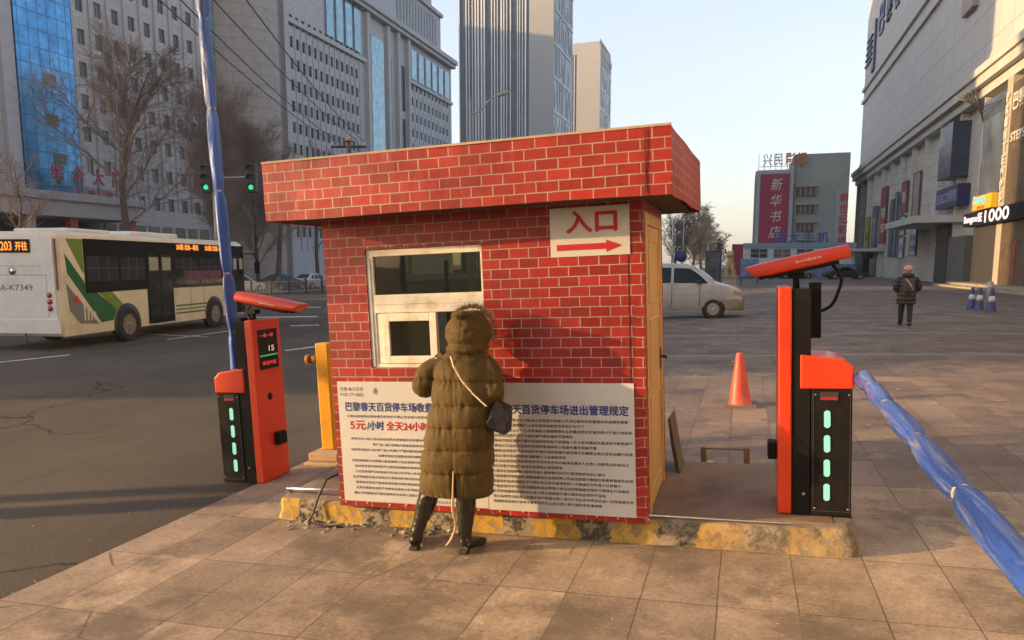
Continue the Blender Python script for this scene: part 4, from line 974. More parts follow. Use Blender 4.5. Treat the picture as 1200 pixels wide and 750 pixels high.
# bus frame: x forward (0 = rear wheel), y to its left, right side at y = 0
CREAM = pm('bus_cream', (.74, .66, .50), .42, .06, 3, coat=.3, dirt=(.40, .34, .26), dv=.4); BUSW = pm('bus_white', (.66, .67, .70), .42, .06, 3, coat=.3, dirt=(.38, .37, .36), dv=.4); BGRN = pm('bus_dark_green', (.018, .14, .045), .4, .1, 4, coat=.3); BLIME = pm('bus_light_green', (.17, .27, .03), .4, .1, 4, coat=.3); BGREY = pm('bus_grey', (.2, .2, .19), .5)
BGL = pm('bus_black_glass', (.010, .011, .012), .14, .2, 2, spec=.35)
x0, x1, W = -2.5, 7.1, 2.5
def busring(x, inset, zt=3.05, zb=.36):
    i = inset; r = .12
    return [(x, i + .02, zb), (x, i, zb + .3), (x, i, zt - .22), (x, i + .05, zt - .08), (x, i + .18, zt), (x, W - i - .18, zt), (x, W - i - .05, zt - .08), (x, W - i, zt - .22), (x, W - i, zb + .3), (x, W - i - .02, zb)]
b = MB(); b.loft([busring(x0, .10, 2.98, .45), busring(x0 + .05, .03, 3.03), busring(x0 + .16, 0), busring(x1 - .25, 0), busring(x1 - .08, .05, 3.03), busring(x1, .16, 2.9, .4)][::-1]); body = b.build('body', CREAM, bus, auto=35)
b = MB()
b.box(x0 + .9, x0 + 2.6, .45, W - .45, 3.05, 3.17); b.box(x0 + 3.6, x0 + 6.0, .45, W - .45, 3.05, 3.2); b.build('roof_unit', BUSW, bus, bevel=.05)
b = MB(); b.box(x0 - .022, x0 - .004, .18, W - .14, .62, 2.92); b.build('rear_panel', BUSW, bus, bevel=.02)
xr = x0 - .024
def rearbox(name, y0, y1, z0, z1, m, d=.02, par=bus): b = MB(); b.box(xr - d, xr, y0, y1, z0, z1); return b.build(name, m, par)
rp = rearbox('engine_cover', .42, W - .35, .86, 1.92, BUSW, .012)
rearbox('cover_seam', .40, W - .33, 1.93, 1.945, BGREY, .006); rearbox('cover_seam', .55, W - .45, 2.16, 2.17, BGREY, .006)
ls = rearbox('rear_sign', .80, W - .5, 2.5, 2.84, BLK, .016)
Mr = lambda y, z, d=.0175: Matrix.Translation((xr - d, y, z)) @ Matrix.Rotation(-math.pi / 2, 4, 'Z') @ Matrix.Rotation(math.pi / 2, 4, 'X')
b = MB(); b.text('203', Mr(1.62, 2.56), .32, .22, bold=.03); b.text('开往', Mr(1.20, 2.56), .34, .22, bold=.03); b.build('sign_text', LEDO, ls)
b = MB(); b.text('辽A-K7349', Mr(1.98, 1.52, .014), 1.18, .20, bold=.01); b.build('plate_lettering', BGRN, rp)
b = MB(); b.lathe([(.001, -.01), (.1, -.01), (.1, 0)], (xr - .002, 1.35, 2.04), 16, axis='x'); b.build('emblem', CHROME, bus)
pl = rearbox('number_plate', 1.30, 1.72, .62, .76, pm('plate_yellow', (.62, .40, .03), .5), .02); b = MB(); b.text('AK7349', Mr(1.70, .65, .0215), .38, .09, bold=.01); b.build('plate_digits', BLACK, pl)
for yy in (.36, 2.14):
    for k in range(3):
        b = MB(); b.lathe([(.001, -.03), (.06, -.028), (.075, 0)], (xr + .004, yy, 1.42 - k * .17), 16, axis='x'); b.build('tail_light', pm('tail_red', (.32, .02, .02), .2, .2, 8, coat=.5), bus)
rearbox('rear_bumper', .08, W - .08, .44, .80, BUSW, .05)
b = MB(); b.tube([(xr - .02, 1.1, .5), (xr - .02, 1.1, .15), (xr - .05, 1.12, .04)], .02, 6); b.build('tow_strap', BLACK, bus)
b = MB(); b.box(xr - .004, xr + .05, .10, .135, 1.55, 2.85); b.build('red_edge_strip', pm('dark_red', (.16, .02, .02), .4), bus)
# right-hand side, all on the y = 0 skin
def sidepoly(name, pts, m, e=.008, par=bus): b = MB(); b.prism(pts, lambda x, z: (x, -e, z), lambda x, z: (x, -.001, z)); return b.build(name, m, par)
sidepoly('light_green_stripe', [(-2.28, 2.86), (-1.68, 2.86), (-1.68, 1.98), (-1.72, 1.98)], BLIME, .006)
sidepoly('dark_green_stripe', [(-2.35, 2.48), (-2.3, 1.98), (-1.12, .62), (-.62, .66), (-.45, .95), (-1.3, 1.5), (-1.62, 1.62), (-1.70, 1.75)], BGRN, .006)
sidepoly('light_green_stripe', [(-1.18, 1.46), (-.62, 1.46), (-.08, 1.02), (-.42, .90)], BLIME, .0065)
sidepoly('grey_wedge', [(-2.36, 1.72), (-2.30, 1.02), (-1.95, .66), (-1.22, .60)], BGREY, .004)
sidepoly('red_triangle', [(-2.15, 1.22), (-1.86, 1.19), (-2.0, 1.40)], pm('red_patch', (.55, .04, .03), .5), .009)
vt = MB()
for k in range(4): vt.box(-1.78 + k * .13, -1.72 + k * .13, -.009, -.002, .72 + .0 * k, 1.15 - .07 * k)
vt.build('vent', CREAM, bus)
sidepoly('window_band', [(-1.66, 2.88), (7.0, 2.88), (6.98, 1.46), (2.42, 1.46), (2.42, 1.47), (.98, 1.47), (-1.66, 1.44)], BGL, .010)
for xa, xb in ((-1.56, -.28), (-.18, .92), (2.52, 3.86), (3.98, 5.5)):
    p = sidepoly('window', [(xa, 2.42), (xb, 2.42), (xb, 1.75 if xa < 1 else 1.56), (xa, 1.75 if xa < 1 else 1.56)], pm('bus_pane', (.030, .034, .034), .08, .6, 1.2, spec=.45), .014)
    b = MB(); 
    for k in (1, 2): b.box(xa + (xb - xa) * k / 3 - .012, xa + (xb - xa) * k / 3 + .012, -.017, -.0145, 1.6 if xa > 1 else 1.76, 2.42)
    b.box(xa, xb, -.017, -.0145, 2.1, 2.12); b.build('window_bar', pm('bar_grey', (.07, .07, .07), .5), p)
for xa, xb in ((1.0, 2.34), (6.05, 6.98)):
    d = sidepoly('door', [(xa, 2.62), (xb, 2.62), (xb, .42), (xa, .42)], BGL, .016); xm = (xa + xb) / 2
    for a, c in ((xa + .08, xm - .06), (xm + .06, xb - .08)):
        b = MB(); b.box(a, c, -.020, -.0165, .62, 2.5); pn = b.build('door_pane', pm('bus_pane', (0, 0, 0)), d)
        b = MB(); b.box(a + .06, c - .02, -.0225, -.0205, 2.02, 2.42); b.build('door_sticker', pm('pale_sticker', (.36, .37, .30), .6), pn)
sidepoly('skirt_panel', [(2.40, 1.45), (5.55, 1.45), (5.6, .38), (2.36, .36)], CREAM, .010)
for xs_ in (3.3, 4.1): sidepoly('panel_seam', [(xs_, 1.44), (xs_ + .02, 1.44), (xs_ + .02, .40), (xs_, .40)], BGREY, .0125)
for z in (.62, .74, .86): sidepoly('thin_stripe', [(2.42, z + .05), (4.35, z + .05), (4.35, z), (2.42, z)], BGRN if z != .74 else BLIME, .012)
for xa, xb in ((2.55, 3.95), (4.25, 5.72)):
    sn = sidepoly('side_sign', [(xa, 2.86), (xb, 2.86), (xb, 2.64), (xa, 2.64)], BLK, .0155)
    b = MB(); b.text('203路 北站—南站', wallM(xa + .06, -.0175, 2.67), xb - xa - .12, .18, bold=.05); b.build('sign_text', LEDO, sn)
sidepoly('poster_strip', [(3.0, 2.0), (5.3, 2.0), (5.3, 1.7), (3.0, 1.7)], pm('bus_poster', (.16, .06, .10), .4, .8, 2.5), .0165)
for x in (0, 4.75):
    b = MB(); b.lathe([(.001, -.012), (.60, -.012), (.60, -.002), (.001, -.002)], (x, 0, .50), 32, axis='y'); b.build('wheel_arch', BLACK, body)
    wheel(bus, x, .075, .49, .49, .28, -1, 8, pm('bus_rim', (.30, .27, .24), .5, .2, 12, metal=.3)); wheel(bus, x, W - .12, .49, .49, .28, 1, 8, pm('bus_rim', (0, 0, 0)))
b = MB(); b.tube([(7.05, -.02, 2.6), (7.35, -.3, 2.62), (7.4, -.35, 2.3)], .025, 6); b.box(7.33, 7.42, -.45, -.27, 1.85, 2.3); b.build('wing_mirror', BLK, bus, bevel=.02)
sidepoly('side_marker', [(-.75, 1.36), (-.62, 1.36), (-.62, 1.3), (-.75, 1.3)], pm('amber', (.6, .25, .02), .3), .009)
# ------------------------------------------------------------------ buildings along the far side of the street (fronts face +X)
STONE = brick_mat('pale_stone', 1.6, 1.07, (.50, .46, .435), (.47, .435, .415), (.34, .315, .30), .03, .7, .12, 0.0, 'wall', .2)
STONE2 = brick_mat('grey_stone', 1.4, 1.0, (.46, .45, .47), (.43, .42, .44), (.33, .32, .33), .03, .7, .12, 0.0, 'wall', .2)
TAN = brick_mat('tan_panels', 2.0, 1.4, (.37, .325, .285), (.345, .305, .27), (.23, .20, .18), .04, .6, .1, .5, 'wall', .1)
TRIM = pm('stone_trim', (.44, .42, .42), .7, .1, 1)
WGL = pm('window_glass', (.030, .034, .042), .14, .5, .35, spec=.6)
def vary_panes(m):
    # drawn blinds and curtains differ from one window to the next
    n, l = m.node_tree.nodes, m.node_tree.links; p = n['Principled BSDF']; oi = n.new('ShaderNodeObjectInfo')
    old = p.inputs['Base Color'].links[0].from_socket
    f = rng_(n, l, oi.outputs['Random'], .55, .95, 0, .75)
    l.new(mixc(n, l, f, old, (.17, .165, .15)), p.inputs['Base Color'])
vary_panes(WGL); WFR = pm('window_frame', (.16, .16, .165), .5)
def curtain(name, c1, c2, line, w, h):
    m = brick_mat(name, w, h, c1, c2, line, .05, .12, .35, 0.0, 'wall', .1); m.node_tree.nodes['Principled BSDF'].inputs['Metallic'].default_value = .55; return m
BLUEG = curtain('blue_curtain_glass', (.045, .20, .42), (.075, .27, .50), (.03, .09, .2), 1.05, 1.6)
CYANG = curtain('pale_blue_curtain_glass', (.18, .33, .42), (.25, .40, .48), (.30, .32, .34), .9, 1.2)
def win_mesh(w, h, bars=1):
    """Sash window laid in the YZ plane, facing +X, centred at its foot."""
    b = MB(); b.box(-.03, 0, -w / 2, w / 2, 0, h, 0)
    for q in ((-w / 2, -w / 2 + .06, 0, h), (w / 2 - .06, w / 2, 0, h), (-w / 2 + .06, w / 2 - .06, 0, .06), (-w / 2 + .06, w / 2 - .06, h - .06, h)): b.box(.001, .05, q[0], q[1], q[2], q[3], 1)
    for k in range(bars): y = -w / 2 + w * (k + 1) / (bars + 1); b.box(.001, .04, y - .02, y + .02, .06, h - .06, 1)
    b.box(.001, .035, -w / 2 + .06, w / 2 - .06, h * .66, h * .66 + .04, 1)
    return b
def place_windows(t, spots, w, h, limit=95, eye=(65, 0, 0), mats=None, name='window', bars=1):
    """spots: (x, y, z) of each window's foot on thing t. The largest in the picture are parts of their own, the rest one part."""
    mats = mats or [WGL, WFR]
    base = Vector(t.location); key = lambda p: ((base + Vector(p)) - EYE).length
    spots = sorted(spots, key=key); first = None
    for p in spots[:limit]:
        if first is None: first = win_mesh(w, h, bars).build(name, mats, t); o = first
        else: o = first.copy(); COL.objects.link(o); o.parent = t
        o.location = p
    if spots[limit:]:
        b = MB(); pr = win_mesh(w, h, bars)
        for p in spots[limit:]:
            n = len(b.V); b.V += [(v[0] + p[0], v[1] + p[1], v[2] + p[2]) for v in pr.V]; b.Fc += [tuple(i + n for i in f) for f in pr.Fc]; b.M += pr.M; b.S += pr.S
        o = b.build(name, mats, t); o['kind'] = 'stuff'
def front_wall(t, name, mat, y0, y1, z0, z1, wins, w, h, x=0, depth=.25, back=18, sides=True):
    """Street wall on thing t with an opening for each (y centre, z foot), closed by sides, back and roof."""
    b = MB(); rects = [(y - w / 2 - y0, y + w / 2 - y0, z - z0, z + h - z0) for y, z in wins]
    holes_wall(b, (x, y0, z0), (0, 1, 0), (0, 0, 1), y1 - y0, z1 - z0, rects, depth, (1, 0, 0))
    b.poly([(x, y0, z0), (x, y0, z1), (x - back, y0, z1), (x - back, y0, z0)]); b.poly([(x, y1, z0), (x - back, y1, z0), (x - back, y1, z1), (x, y1, z1)])
    b.poly([(x, y0, z1), (x, y1, z1), (x - back, y1, z1), (x - back, y0, z1)]); b.poly([(x - back, y0, z0), (x - back, y0, z1), (x - back, y1, z1), (x - back, y1, z0)])
    b.poly([(x - depth - .06, y0 + .05, z0), (x - depth - .06, y1 - .05, z0), (x - depth - .06, y1 - .05, z1), (x - depth - .06, y0 + .05, z1)])
    return b.build(name, mat, t)
GZ = -.22
# A: office block with a blue glass bay, px 0-232
AY = 35.5
A = far('office_block', 'pale stone office block with a tall blue glass bay and grid of small square windows', 'building', (-65, AY, GZ))
wins = []; spots = []
for c in range(8):
    for r in range(14):
        y = 62.4 + 2.26 * c - AY; z = 9.0 + 3.2 * r - GZ - 1.0
        wins.append((y, z))
for c in range(5):
    for r in range(14): wins.append((37.5 + 3.4 * c - AY, 9.0 + 3.2 * r - GZ - 1.0))
front_wall(A, 'stone_wall', STONE, 0, 80.2 - AY, 0, 54, wins, .95, 1.5, depth=.3, back=26)
place_windows(A, [(-.2, y, z) for y, z in wins], .95, 1.5, limit=96)
b = MB(); b.box(.02, .5, 54.6 - AY, 60.8 - AY, 8.5, 54); b.build('blue_glass_bay', BLUEG, A)
for yy, zz in ((57.9, 19.2), (57.9, 15.4), (58.4, 11.8)): b = MB(); b.box(.5, .56, yy - .65 - AY, yy + .65 - AY, zz, zz + 1.1); b.build('open_casement', WGL, A)
b = MB()
for c in range(9): y = 61.3 + 2.26 * c - AY; b.box(.002, .22, y - .16, y + .16, 8.4, 54)
b.box(.002, .4, 53.2 - AY, 54.5 - AY, 0, 54); b.build('pilaster', TRIM, A)
gw = []
for k in range(9): gw.append((62.3 + 2.1 * k - AY, 3.5))
b = MB()
for y, z in gw: b.box(.0, .06, y - .72, y + .72, .6, 6.4)
b.build('ground_floor_glazing', WGL, A)
b = MB()
for y, z in gw: b.box(.061, .1, y - .75, y - .69, .6, 6.4); b.box(.061, .1, y + .69, y + .75, .6, 6.4); b.box(.061, .1, y - .69, y + .69, 4.1, 4.25)
b.build('glazing_frame', WFR, A)
b = MB(); b.box(.01, 4.2, 0, 64.4 - AY, 6.5, 8.55); b.box(4.2, 4.5, -.2, 64.7 - AY, 8.0, 8.75); b.build('podium_canopy', TRIM, A, bevel=.05)
b = MB(); b.box(.07, .5, .5, 61.9 - AY, .2, 6.4); b.build('podium_glazing', WGL, A)
for yy in (40.4, 45.6, 51.9, 56.4, 63.6):
    b = MB(); b.box(3.2, 3.9, yy - .4 - AY, yy + .4 - AY, 0, 6.49); b.build('podium_pillar', pm('red_pillar', (.36, .06, .03), .5, .15, 1) if yy in (56.4, 63.6) else TRIM, A)
for k, ch in enumerate('综合大厦'): b = MB(); b.text(ch, sideM(3.0, 55.0 + 2.35 * k - AY, 9.9), 1.45, 1.6, bold=.03, depth=.05); b.build('roof_letter', pm('sign_red', (.36, .05, .06), .5), A)
b = MB()
for k in range(4):
    y = 55.7 + 2.35 * k - AY; b.box(2.85, 2.93, y - .05, y + .05, 8.6, 11.5)
b.box(2.85, 2.93, 55 - AY, 63.4 - AY, 9.5, 9.6); b.build('lettering_frame', WFR, A)
b = MB(); b.text('办公综合楼服务中心', sideM(3.05, 57.2 - AY, 8.85), 6.2, .62, bold=.03); b.build('small_roof_lettering', pm('sign_red', (0, 0, 0)), A)
# B: tan block with a round front
B = far('tan_tower', 'tall plain tan building with bowed front behind the thicket of bare twigs', 'building', (-65, 80.6, GZ))
b = MB(); prof = [(0, 0)] + [(5.2 * math.sin(math.pi * k / 16) ** .8, 2.2 + 11.6 * k / 16) for k in range(17)] + [(0, 16.0), (-20, 16.0), (-20, 0)]
b.prism(prof, lambda x, y: (x - .5, y, 0), lambda x, y: (x - .5, y, 58)); b.build('tower_wall', TAN, B)
b = MB(); b.box(-.4, .12, 14.1, 15.5, 16, 58); b.box(-.4, .1, .4, 2.0, 26, 58); b.build('glass_strip', CYANG, B)
b = MB()
for k in range(17): b.box(-.3, .2, 13.95, 15.6, 16 + 2.5 * k, 16.12 + 2.5 * k)
b.build('strip_bar', WFR, B)
# C: long grey block, px 323-527
CY = 96.8
C = far('grey_block', 'long grey stone block with heavy cornice, pale blue glass and rows of small windows', 'building', (-65, CY, GZ))
wl_ = [(98.4 + 1.63 * c - CY, 3.2 + 3.07 * r) for c in range(14) for r in range(1, 12)]
wr_ = [(140.4 + 2.05 * c - CY, 3.2 + 3.07 * r) for c in range(11) for r in range(1, 12)]
front_wall(C, 'stone_wall', STONE2, 0, 163.5 - CY, 0, 47.4, wl_ + wr_, .85, 1.6, depth=.3, back=24)
place_windows(C, [(-.2, y, z) for y, z in wl_ + wr_], .85, 1.6, limit=95)
b = MB()
for k in range(4): y = 109.6 + 3.0 * k - CY; b.box(.02, .35, y, y + 2.1, 38.4, 46.8)
b.build('upper_glass_bay', CYANG, C)
b = MB(); b.box(.02, .5, 124.2 - CY, 129.0 - CY, 4, 42.5); b.build('glass_strip', CYANG, C)
b = MB()
for k in range(6): y = 141.6 + 3.5 * k - CY; b.box(.02, .3, y, y + 2.3, 39.0, 44.6)
b.build('upper_glass_bay', CYANG, C)
b = MB()
for yy in (131.6, 137.3):
    for z0, z1 in ((5, 10), (11.5, 20), (22, 30.5), (32, 40.5)): b.box(.02, .06, yy - CY, yy + 1.5 - CY, z0, z1)
b.build('dark_slot', WGL, C)
b = MB()
for y in (97.1, 122.4, 130.3, 134.6, 139.2): b.box(.002, .8, y - CY, y + 1.0 - CY, 0, 45.8)
b.box(.003, 1.2, .3, 163.4 - CY, 45.9, 46.6); b.box(.003, 1.7, .3, 163.5 - CY, 46.61, 47.5); b.box(.003, .5, 139.4 - CY, 163.3 - CY, 38.0, 38.6); b.box(.003, .5, .4, 26.0, 37.2, 37.9)
for c in range(15): y = 97.6 + 1.63 * c - CY; b.box(.002, .12, y - .09, y + .09, 4, 37.1)
for c in range(12): y = 139.4 + 2.05 * c - CY; b.box(.002, .12, y - .1, y + .1, 4, 37.9)
b.build('cornice', TRIM, C)
b = MB(); b.box(-16, -.8, 122 - CY, 159.5 - CY, 47.5, 56.5); b.box(-14, -1.8, 124 - CY, 157 - CY, 56.5, 59.5); b.build('attic_storey', STONE2, C)
b = MB()
for k in range(14): y = 137.5 + 1.45 * k - CY; b.box(-.79, -.7, y, y + .6, 49, 55)
b.build('attic_slot', WGL, C)
b = MB(); b.box(-.85, -.2, 121.8 - CY, 159.8 - CY, 55.9, 56.6); b.build('attic_cornice', TRIM, C)
# D, E: towers far down the street
FIN = pm('pale_fin', (.68, .68, .69), .5, .08, .3); DGL = pm('tower_glass', (.045, .055, .07), .25, .6, .12, spec=.5); BEI = pm('beige_render', (.37, .36, .345), .7, .06, .1)
def tower(name, label, x0, x1, y0, y1, h, plain, fins):
    t = far(name, label, 'building', (x0, y0, GZ)); w, d = x1 - x0, y1 - y0
    b = MB(); b.box(.3, w - .3, .3, d, 0, h - 1); b.build('glass_core', DGL, t)
    b = MB(); xp = w - plain; b.box(xp, w, 0, 1.5, 0, h); b.box(w - .8, w, 1.5, d, h - 3, h); b.box(0, xp, 0, 1.0, h - 3, h); b.build('plain_panel', BEI, t)
    b = MB(); rg = random.Random(len(label)); x = 0; k = 0
    while x < xp - .6:
        wd = rg.choice((.25, .35, .5)); gap = rg.choice((.5, .7, 1.0, 1.3) if k % 7 else (2.2,)); b.box(x, x + wd, -.15, .35, 0, h - 3.01); x += wd + gap; k += 1
    b.build('facade_fins', FIN, t)
    b = MB(); rg = random.Random(7)
    nb = int(h / 11)
    for k in range(nb): b.box(w - .29, w - .1, 1.6, d - .1, 11 * k + 9, 11 * k + 9.5)
    y = 2.2
    while y < d - 1: 
        for k in range(nb):
            if rg.random() < .75: z = 11 * k + 9.6 + rg.uniform(0, 3); b.box(w - .28, w - .15, y, y + rg.choice((.15, .3, .6)), z, min(11 * k + 20, z + rg.uniform(4, 10)))
        y += rg.uniform(.9, 1.9)
    b.build('side_grid', FIN, t)
    return t
tower('ribbed_tower', 'taller ribbed glass tower with beige end wall rising out of the picture', -96, -62.6, 249, 279, 128, 8.4, 24)
E_ = tower('ribbed_tower', 'shorter ribbed glass tower with beige end wall and rooftop railing, its top visible', -103, -77.5, 412, 448, 118, 13, 16)
b = MB(); b.box(9, 24.6, 2, 20, 118, 121.5); b.box(25.0, 25.4, 1, 33, 118, 119.6); b.build('roof_plant', BEI, E_)
b = MB()
for k in range(14): b.box(24.9, 25.3, 1 + 2.4 * k, 1.3 + 2.4 * k, 119.6, 122.5)
b.build('roof_railing', WFR, E_)
# hazy slab at the end of the street
p = at_d(822, 300, 620); t = far('distant_block', 'pale hazy apartment slab at the far end of the street behind the brown trees', 'building', (p.x, p.y, GZ))
b = MB(); b.box(-8, 7, 0, 14, 0, 31); b.box(-8, -1, 0, 14, 31.01, 34); b.build('slab_wall', BEI, t)
b = MB()
for r in range(10):
    for c in range(6): b.box(-7 + 2.3 * c, -5.8 + 2.3 * c, -.05, .02, 2 + 2.9 * r, 3.5 + 2.9 * r)
o = b.build('window_rows', WGL, t); o['kind'] = 'stuff'
# unseen blocks added to throw the long shadows and cut light from behind
for lab, (x, y, w, d, h) in (('plain grey unseen block added opposite the paving to shade the plaza', (-92, -10.5, 27, 27, 40)), ('plain grey unseen slab added behind the office block to shade the ribbed tower', (-190, 120, 30, 190, 96)), ('plain grey unseen block added behind the photographer to cut sky light', (-22, -58, 70, 22, 34))):
    t = far('shade_block', lab, 'building', (x, y, GZ)); b = MB(); b.box(0, w, 0, d, 0, h); b.build('block_wall', STONE2, t)
    b = MB()
    for r in range(int(h / 3.2) - 1):
        for k in range(int(d / 3)): b.box(w, w + .02, 1 + 3 * k, 2.3 + 3 * k, 3 + 3.2 * r, 4.6 + 3.2 * r)
    o = b.build('window_rows', WGL, t); o['kind'] = 'stuff'

# ------------------------------------------------------------------ bookshop across the square
YB = 118.0; P0 = at_y(885, 322, YB)
shop = far('bookshop_building', 'grey concrete building with a huge dark red bookshop sign and roof letters', 'building', (0, YB, .2))
SH = pm('stained_concrete', (.34, .35, .32), .8, .18, .25, .3, 3, .05, dirt=(.15, .15, .14), dv=.5)
def s2(px, py, Y=YB): p = at_y(px, py, Y); return p.x, p.z - .2
b = MB(); xa, za = s2(932, 178); xb, zb = s2(995, 177); b.box(xa, xb + .4, 1.2, 16, 0, zb); xl, zl = s2(886, 197); b.box(xl, xa - .02, 1.3, 12, 0, zl - .3); b.build('shop_wall', SH, shop)
x0_, z0_ = s2(884, 286); x1_, z1_ = s2(931, 198)
b = MB(); b.box(x0_, x1_, .25, 1.2, z0_, z1_); sf = b.build('sign_frame', pm('sign_frame_grey', (.36, .40, .42), .5, .1, .5), shop)
b = MB(); b.box(x0_ + .5, x1_ - .55, .1, .249, z0_, z1_ - .6); sp_ = b.build('sign_panel', pm('dark_red_panel', (.30, .016, .05), .45, .08, .4), sf)
b = MB()
for k, ch in enumerate('新华书店'):
    b.text(ch, wallM(x0_ + 1.9 , .085, z1_ - 3.0 - 2.3 * k) @ Matrix(((1, .18, 0, 0), (0, 1, 0, 0), (0, 0, 1, 0), (0, 0, 0, 1))), 1.5, 1.75, bold=.0)
b.build('lettering', pm('script_white', (.68, .64, .62), .6), sp_)
xr0, zr0 = s2(894, 195); 
for k, ch in enumerate('兴民'): b = MB(); b.text(ch, wallM(xr0 + 1.5 * k, .6, zr0 + .1), 1.3, 1.7, bold=.01, depth=.06); b.build('roof_letter', pm('script_white', (0, 0, 0)), shop)
for k, ch in enumerate('影都'): b = MB(); b.text(ch, wallM(xr0 + 3.1 + 1.5 * k, .6, zr0 + .1), 1.4, 1.8, bold=.03, depth=.06); b.build('roof_letter', pm('sign_orange', (.55, .14, .05), .5), shop)
b = MB()
for k in range(9): b.box(xr0 - .6 + .8 * k, xr0 - .52 + .8 * k, .9, 1.0, zr0 - .6, zr0 + 1.9)
b.box(xr0 - .6, xr0 + 6.4, .9, .98, zr0, zr0 + .08); b.build('lettering_frame', pm('script_white', (0, 0, 0)), shop)
for k in range(4):
    px0, pz0 = s2(933, 218 + 21 * k); px1, _ = s2(957, 218)
    b = MB(); b.box(px0, px1, .9, 1.19, pz0 - 1.35, pz0 - .1); w_ = b.build('window', WGL, shop)
    b = MB(); b.box(px0 - .1, px1 + .3, .5, 1.19, pz0 - .09, pz0 + .14); b.build('window_hood', SH, w_)
    b = MB()
    for i in range(5): x = px0 + (px1 - px0) * i / 4; b.box(x - .05, x + .05, .84, .899, pz0 - 1.35, pz0 - .1)
    b.build('window_bars', pm('sign_frame_grey', (0, 0, 0)), w_)
vx0, vz0 = s2(977, 284); vx1, vz1 = s2(994, 222)
b = MB(); b.box(vx0, vx1, .3, 1.19, vz0, vz1); vs = b.build('vertical_sign', pm('pale_green_panel', (.33, .37, .34), .6), shop)
b = MB()
for k, ch in enumerate('新世纪影楼'): b.text(ch, wallM(vx0 + .55, .28, vz1 - 1.75 - 1.52 * k), 1.15, 1.25, bold=.03)
b.build('lettering', pm('pinkish_red', (.50, .04, .08), .5), vs)
ann = far('low_annex', 'low white annex with pale blue parapet and blue roof letters before the bookshop', 'building', (0, YB - 7, .2))
s3 = lambda px, py: (lambda p: (p.x, p.z - .2))(at_y(px, py, YB - 7))
xa, za = s3(872, 286); xb, _ = s3(1003, 286)
b = MB(); b.box(xa, xb, 0, 7, 0, za); b.build('annex_wall', pm('dirty_white_wall', (.62, .63, .62), .7, .12, .5), ann)
b = MB(); b.box(xa - .1, xb + .1, -.15, .1, za - .55, za + .12); b.build('parapet_band', pm('pale_blue_band', (.22, .32, .42), .5), ann)
for pa, pb in ((880, 899), (907, 926), (934, 953), (962, 985)):
    x_, z_ = s3(pa, 292); x2_, z2_ = s3(pb, 302); b = MB(); b.box(x_, x2_, -.03, .001, z2_, z_); w_ = b.build('window', WGL, ann)
    b = MB(); b.box(x_, x2_, -.06, -.031, (z_ + z2_) / 2, (z_ + z2_) / 2 + .08); b.box((x_ + x2_) / 2, (x_ + x2_) / 2 + .1, -.06, -.031, z2_, z_); b.build('window_bars', TRIM, w_)
x_, z_ = s3(907, 285.5); 
for k, ch in enumerate('国大手机'): b = MB(); b.text(ch, wallM(x_ + 1.86 * k, -.1, z_ + .1), 1.45, 1.5, bold=.03, depth=.05); b.build('roof_letter', pm('roof_blue', (.035, .09, .30), .5), ann)
xq, zq = s3(858, 286); xq2, zq2 = s3(871, 304)
b = MB(); b.box(xq, xq2, .5, 4.5, 0, zq); b.build('red_kiosk_end', pm('dark_red_panel', (0, 0, 0)), ann)
b = MB(); b.box(xa + .2, xb, -1.2, -.3, 0, 1.7)
b.build('shop_shutter', pm('blue_white_shutter', (.16, .22, .34), .6, .7, 1.2), ann)

# ------------------------------------------------------------------ shopping centre on the right, street front on X = 17, facing -X
MALLU = brick_mat('mall_upper_cladding', 3.2, 2.6, (.50, .49, .485), (.47, .46, .455), (.30, .29, .29), .045, .55, .06, 0.0, 'wall', .15)
MALLL = brick_mat('mall_stone_panels', 2.6, 1.25, (.54, .52, .48), (.50, .48, .445), (.30, .285, .26), .03, .55, .1, 0.0, 'wall', .2)
mall = far('shopping_centre', 'huge grey shopping centre with heavy cornice, banners and blue letters on its upper wall', 'building', (17, 0, .2))
MY0, MY1 = -32, 131
b = MB(); b.box(0, 45, MY0, MY1, 15.8, 41); b.build('upper_wall', MALLU, mall)
b = MB(); b.box(.35, 45, MY0, MY1, 0, 15.79); b.build('lower_wall', MALLL, mall)
b = MB()
for z0, z1, e in ((14.0, 14.7, .5), (14.71, 15.4, .95), (15.41, 15.95, 1.15), (15.96, 16.4, .5), (16.9, 17.15, .12)): b.box(-e, .4 if z0 < 16 else .01, MY0 - .2, MY1 + e * .5, z0, z1)
b.build('cornice', pm('cornice_stone', (.50, .485, .46), .6, .1, .6), mall)
b = MB()
for z in (26.4, 28.2): b.box(-.3, .02, MY0, MY1 + .1, z, z + .45)
b.box(-.3, .02, 70.5, 71.2, 26.86, 28.19); b.build('string_course', pm('cornice_stone', (0, 0, 0)), mall)
for y in (31, 38, 45, 52, 58.5, 65, 71.5, 78, 84, 90, 96, 102, 108, 114, 120, 126, 130.6):
    b = MB(); e = .28 if y > 64 else .55; b.box(-e, .36, y - (.12 if y > 64 else .55), y + (.12 if y > 64 else .55), 0, 13.99); b.build('pilaster', MALLL if y > 64 else pm('warm_pilaster', (.40, .36, .29), .6, .08, .5), mall)
m5 = lambda px, py, X=17: (lambda p: (p.y, p.z - .2))(at_x(px, py, X))
def panel(name, x0p, y0p, x1p, y1p, mat, e=.12, e0=-.34, parent=None):
    """A flat panel on the lower wall; corners given as they stand on the front."""
    ya, zt = m5(x0p, y0p); yb, zb_ = m5(x1p, y1p); b = MB(); b.box(-e, -e0 if False else .34, min(ya, yb), max(ya, yb), min(zt, zb_), max(zt, zb_)); return b.build(name, mat, parent or mall)
